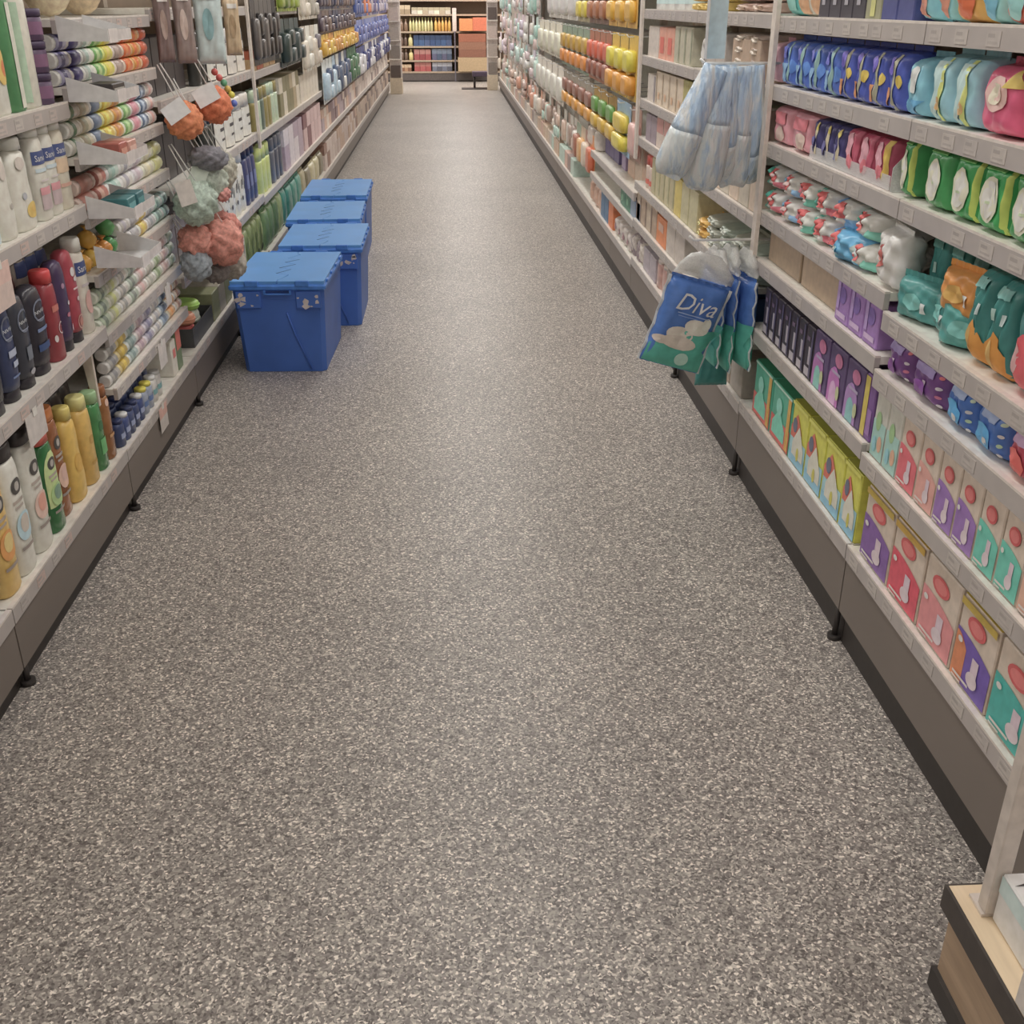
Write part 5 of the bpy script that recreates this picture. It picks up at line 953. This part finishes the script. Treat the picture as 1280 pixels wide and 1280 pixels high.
for q, (dx, dz, c) in enumerate(((-.03, .05, '#a84844'), (-.015, .03, '#b0504c'), (0, .012, '#4a8464'), (.012, -.01, '#a88a3c'), (.024, -.03, '#c0a830'), (.03, -.06, '#4a5aa0'))):
    obj('bead', MB().loft([[(dx+.013*math.sin(math.pi*(j+.3)/5.6)*math.cos(a*math.pi/5), .013*math.sin(math.pi*(j+.3)/5.6)*math.sin(a*math.pi/5), dz-.013*math.cos(math.pi*(j+.3)/5.6)) for a in range(10)] for j in range(6)], M(c, .3)).mesh('bead'), b)
# soaps stacked on the base shelf beside the nearest crate
t = thing('soap_tray', 'dark box of soaps on the base shelf beside the nearest crate', 'tray', (XL-.02, 4.36, .2085), math.pi/2)
for q in ((-.19, .19, 0, .003, 0, .075), (-.19, .19, .197, .2, 0, .075), (-.19, -.187, .003, .197, 0, .075), (.187, .19, .003, .197, 0, .075)): obj('tray_wall', MB().box(*q, M('#3a3a3c', .5)).mesh('tray_wall'), t)
obj('tray_base', MB().box(-.187, .187, .003, .197, 0, .003, M('#3a3a3c', .5)).mesh('tray_base'), t)
def soap(x, y, z, r, h, c, lab, sqr=False):
    b = MB(); n = 16
    e = .5 if sqr else 1
    f = lambda s, zz: [(r*s*math.copysign(abs(math.cos(q*math.pi/8))**e, math.cos(q*math.pi/8)), r*.8*s*math.copysign(abs(math.sin(q*math.pi/8))**e, math.sin(q*math.pi/8)), zz) for q in range(n)]
    b.loft([f(.9, 0), f(1, h*.25), f(1, h*.75), f(.86, h)], M(c, .35)); t = thing('soap_dish', lab, 'soap', (x, y, z)); obj('lid', b.mesh('lid'), t)
    obj('rim', MB().loft([f(1.03, h*.42), f(1.05, h*.47), f(1.05, h*.53), f(1.03, h*.58)], M(c, .4)).mesh('rim'), t)
soap(-1.10, 4.25, .2125, .052, .04, '#6f8a44', 'leaf green soap box lowest in the dark tray', True)
soap(-1.10, 4.25, .2535, .052, .036, '#a8504c', 'red soap box in the middle of the stack', True)
soap(-1.09, 4.24, .290, .058, .042, '#c47458', 'coral pink soap dish on top of the stack')
soap(-1.12, 4.42, .2125, .06, .09, '#9a9c90', 'pale patterned soap box behind the coral stack', True)
soap(-1.12, 4.42, .303, .068, .036, '#86ac4c', 'lime green soap dish lying furthest in the dark tray')

# ================================================================ the four blue crates
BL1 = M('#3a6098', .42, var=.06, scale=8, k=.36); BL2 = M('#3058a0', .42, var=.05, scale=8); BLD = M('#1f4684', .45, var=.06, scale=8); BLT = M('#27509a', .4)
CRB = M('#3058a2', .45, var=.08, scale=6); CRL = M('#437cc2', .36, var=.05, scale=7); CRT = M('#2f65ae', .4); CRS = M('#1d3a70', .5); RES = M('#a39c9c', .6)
def crate(loc, rz, lab, seed, w=.405, l=.60, h=.40, front=True):
    t = thing('crate', lab, 'crate', loc, rz, 'blue lidded crates in the aisle'); rnd = random.Random(seed)
    tw, tl = w*.86, l*.88
    def ring(z, s):
        a, c = (tw+(w*.955-tw)*s)/2, (tl+(l*.965-tl)*s)/2; q = .018
        return [(-a+q, -c, z), (a-q, -c, z), (a, -c+q, z), (a, c-q, z), (a-q, c, z), (-a+q, c, z), (-a, c-q, z), (-a, -c+q, z)]
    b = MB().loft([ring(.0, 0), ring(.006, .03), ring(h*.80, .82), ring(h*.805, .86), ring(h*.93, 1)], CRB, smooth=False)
    obj('crate_body', b.mesh('crate_body'), t)
    b = MB(); b.box(-w/2, w/2, -l/2, l/2, h*.905, h*.965, CRT, .006); obj('rim', b.mesh('rim'), t)
    g = .0016; a, c = w/2-.006, l/2-.010; z0, z1 = h*.9655, h
    pts = [0, .05, .08, .20, .25, .38, .43, .55, .62, .72, .76, .90, .94, 1]; off = [0, 0, .012, .03, -.026, .024, -.03, .028, -.024, .03, -.026, .018, 0, 0]
    edge = [(off[i], -c+2*c*pts[i]) for i in range(len(pts))]
    Lp = [(-a, -c), *[(x-g, y) for x, y in edge], (-a, c)]; Rp = [(a, -c), *[(x+g, y) for x, y in edge], (a, c)]
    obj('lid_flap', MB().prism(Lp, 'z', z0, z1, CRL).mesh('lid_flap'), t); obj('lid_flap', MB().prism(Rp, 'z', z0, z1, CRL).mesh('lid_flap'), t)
    for p_, q_ in ((3, 5), (5, 7), (7, 9)):                # the open notches of the interlocking seam
        (x0, y0), (x1, y1) = edge[p_+1], edge[q_]; n = MB(); d = Vector((x1-x0, y1-y0)).normalized(); m = Vector((-d.y, d.x))*.0035
        n.prism([(x0+m.x, y0+m.y), (x1+m.x*.4, y1+m.y*.4), (x1-m.x*.4, y1-m.y*.4), (x0-m.x, y0-m.y)], 'z', z1-.001, z1+.0006, CRS); obj('seam_notch', n.mesh('seam_notch'), t)
    for s in (-1, 1):
        for e in (-1, 1):
            n = MB().box(e*w*.26-.028, e*w*.26+.028, s*l/2-.012 if s > 0 else s*l/2-.003, s*l/2+.003 if s > 0 else s*l/2+.012, h*.95, h+.003, CRT, .002); obj('locking_tab', n.mesh('locking_tab'), t)
        for k in range(4):
            y = -l*.36+k*l*.24; n = MB().tube([(s*(w/2-.004), y-.02, h*.972), (s*(w/2-.004), y+.02, h*.972)], .0055, CRT, 8); obj('hinge', n.mesh('hinge'), t)
    fy = -l*.965/2
    hd = MB(); hd.box(-.058, .058, fy-.013, fy-.003, h*.86, h*.875, CRT, .002); hd.box(-.058, -.05, fy-.013, fy+.004, h*.875, h*.91, CRT); hd.box(.05, .058, fy-.013, fy+.004, h*.875, h*.91, CRT); hd.box(-.05, .05, fy-.002, fy+.001, h*.877, h*.905, CRS)
    obj('handle', hd.mesh('handle'), t)
    for e in (-1, 1):
        x = e*w*.31; n = MB().box(x-.052, x+.052, fy-.006, fy+.012, h*.715, h*.895, CRB, .003); pn = obj('label_plate', n.mesh('label_plate'), t)
        for k in range(7 if front else 4):
            px, pz = x+rnd.uniform(-.042, .042), h*.805+rnd.uniform(-.03, .028); s1 = rnd.uniform(.004, .014); q = [(px+s1*rnd.uniform(.6, 1.3)*math.cos(a1)*rnd.choice((1, 1.3)), pz+s1*rnd.uniform(.4, 1.2)*math.sin(a1)) for a1 in (0, 1, 2, 3, 4.2, 5.3)]
            obj('paper_residue', MB().prism(q, 'y', fy-.0068, fy-.0062, RES).mesh('paper_residue'), pn)
    x0, x1 = -w*.02, w*.26
    def wall(x, z): s_ = min(1, z/(h*.8)); return (x*.92, -(tl+(l*.965-tl)*.82*s_)/2-.003, z)
    n = MB().tube([wall(w*.08, h*.66), wall(w*.15, h*.42), wall(w*.30, h*.03)], .0035, CRB, 6); obj('scuff_rib', n.mesh('scuff_rib'), t)
    obj('base_skid', MB().box(-tw/2+.02, tw/2-.02, -tl/2+.02, tl/2-.02, -.0, .0005, CRB).mesh('base_skid'), t) if False else None
crate((-.722, 4.755, .001), -.035, 'nearest blue lidded crate, front label plates full of torn paper', 1)
crate((-.630, 5.465, .001), .0, 'second blue lidded crate from the camera, set further into the aisle', 2, l=.58)
crate((-.690, 6.16, .001), .02, 'third blue lidded crate from the camera', 3, front=False)
crate((-.705, 6.98, .001), .01, 'furthest blue lidded crate in the row', 4, l=.68, front=False)

# ================================================================ the far end of the aisle
YE = 23.3
t = thing('shelf_bay', 'shelf across the far end of the aisle with bottles and packs', 'shelf', (-.05, YE, 0))
obj('back_panel', MB().box(-1.3, 1.3, .5, .52, 0, 2.0, M('#6a5a4c', .6)).mesh('back_panel'), t)
obj('plinth', MB().box(-1.3, 1.3, .01, .03, .02, .16, M('#4a4442', .5)).mesh('plinth'), t)
obj('kick_strip', MB().box(-1.3, 1.3, .035, .05, 0, .03, KICK).mesh('kick_strip'), t)
for z in (.19, .40, .66, .93, 1.24, 1.5): obj('shelf', MB().box(-1.3, 1.3, 0, .498, z-.03, z, M('#8a7a68', .5)).mesh('shelf'), t)
def endrow(z, items, nm):
    for desc, x0, x1, n, h, c, c2, kind in items:
        w = round((x1-x0)/n, 3)
        for i in range(n):
            cc = c[i % len(c)]
            p = bottle(w*.9, .1, h, cc, c2, 'neck') if kind == 'b' else carton(w*.95, .2, h, cc, bands=((0, .55, cc), (.55, 1, c2)) if c2 else ())
            put_solid('bottle' if kind == 'b' else 'carton', p, desc+(', '+nth(i)+' from left' if n > 1 else '')+', '+nm+' at the aisle end', 'bottle' if kind == 'b' else 'carton', (x0+(i+.5)*w, YE+.03, z+.001), 0, desc+' at the aisle end' if n > 1 else None)
endrow(.19, [('brown jar', -.93, -.72, 3, .13, ['#6a4a38', '#8a6a50'], '#a08a70', 'c'), ('dull red pack', -.66, -.32, 3, .17, ['#84403f', '#8a4646'], '#8c5a54', 'c'), ('grey blue pack', -.30, .10, 4, .165, ['#5a5e6c', '#4a4c58'], '#84868e', 'c')], 'lowest shelf')
endrow(.40, [('brown bottle', -.93, -.78, 2, .20, ['#5a4a40'], '#8a7460', 'b'), ('cream bottle', -.77, -.67, 1, .2, ['#b0a06a'], '#b0a880', 'b'), ('maroon pack', -.66, -.32, 3, .20, ['#7c3c3e', '#743638'], '#8a605a', 'c'), ('slate pack', -.30, .10, 4, .21, ['#4a4a60', '#3c485c'], '#5a6474', 'c')], 'second shelf')
endrow(.66, [('dark bottle', -.93, -.78, 2, .22, ['#54443c'], '#6a5a4c', 'b'), ('olive bottle', -.77, -.67, 1, .22, ['#a8a070'], '#a89c68', 'b'), ('dark blue pack', -.66, .10, 7, .20, ['#2f4262', '#344a6c', '#3a4866', '#2c3e60'], '#28364f', 'c')], 'third shelf')
endrow(.93, [('brown bottle', -.93, -.76, 2, .22, ['#6a5444'], '#8a7a64', 'b'), ('pale yellow green bottle', -.74, -.26, 8, .25, ['#a8a070', '#9c9a68', '#b0a87c'], '#7a8050', 'b'), ('golden bottle', -.24, .10, 5, .25, ['#b08a3c', '#a87c38'], '#b89a50', 'b')], 'fourth shelf')
endrow(1.24, [('brown box', -.93, -.70, 2, .16, ['#7a6a54'], '#9a8a70', 'c'), ('cream tub', -.68, .10, 7, .12, ['#9a9488', '#b0a894', '#8a7c68'], '#8a8068', 'c')], 'fifth shelf')
BRD = M('#8c8078', .5)
t = thing('price_board', 'small white price board between the golden bottles and orange boxes', 'sign', (.165, YE-.02, .0)); obj('sign_panel', MB().box(-.04, .04, 0, .01, .93, 1.35, M('#a89c94', .5)).mesh('sign_panel'), t); obj('sign_stem', MB().box(-.012, .012, .0, .012, .0, .93, M('#5a5660', .5)).mesh('sign_stem'), t)
for nm, x0, x1, z0, z1, c, lab in (('carton', .22, .80, .2, .46, '#8f7a5c', 'open brown cardboard case at the bottom right of the aisle end'), ('carton', .24, .78, .462, .60, '#6e4838', 'lower red brown case above the cardboard case'), ('carton', .24, .78, .602, .74, '#74503e', 'upper red brown case above the cardboard case'), ('carton', .26, .52, .942, 1.16, '#b06c3c', 'left orange case on the far shelf'), ('carton', .525, .80, .942, 1.18, '#a8583c', 'right red orange case on the far shelf'), ('carton', .24, .78, .742, .89, '#7c4a36', 'rust brown case under the orange ones')):
    put_solid('case', carton(round(x1-x0, 3), .24, round(z1-z0, 3), c, prints=(('rect', -.7, .7, .3, .6, c),)), lab, 'case', ((x0+x1)/2, YE-.26, z0), 0)
t = thing('pedestal_table', 'dark pedestal table on a T shaped foot at the aisle end', 'table', (.62, 21.25, 0))
obj('foot', MB().box(-.36, .22, -.16, .16, 0, .018, M('#3a3634', .5), .004).mesh('foot'), t); obj('column', MB().tube([(-.12, 0, .0185), (-.12, 0, .22)], .022, M('#35302f', .4), 12).mesh('column'), t); obj('table_top', MB().box(-.16, .20, -.16, .16, .2205, .30, M('#3f3444', .45), .004).mesh('table_top'), t)
for side, x0, x1, y, lab in (('L', -1.0, -.79, 20.06, 'pale end column on the left of the aisle end'), ('R', .73, .92, 20.86, 'pale end column on the right of the aisle end')):
    t = thing('end_column', lab, 'display', ((x0+x1)/2, y, 0), 0); w = (x1-x0)/2
    obj('base_block', MB().box(-w, w, 0, .3, 0, .26, M('#a0937f', .5), .004).mesh('base_block'), t)
    obj('frame', MB().box(-w, w, .12, .3, .2605, 1.9, M('#a8a09a', .5)).mesh('frame'), t)
    for z in (.55, .85, 1.15, 1.45): obj('shelf', MB().box(-w, w, 0, .1195, z, z+.02, M('#aaa29a', .45)).mesh('shelf'), t)
    for k, z in enumerate((.262, .572, .872, 1.172)):
        pal = ['#4a403c', '#6a625c', '#8a8078', '#9a8c84']; put_solid('carton', carton(round(w*1.6, 3), .09, .2, pal[(k+(side == 'R')) % 4]), 'small dark carton, '+['lowest', 'second', 'third', 'top'][k]+' on the '+('left' if side == 'L' else 'right')+' end column', 'carton', ((x0+x1)/2, y+.015, z), 0)
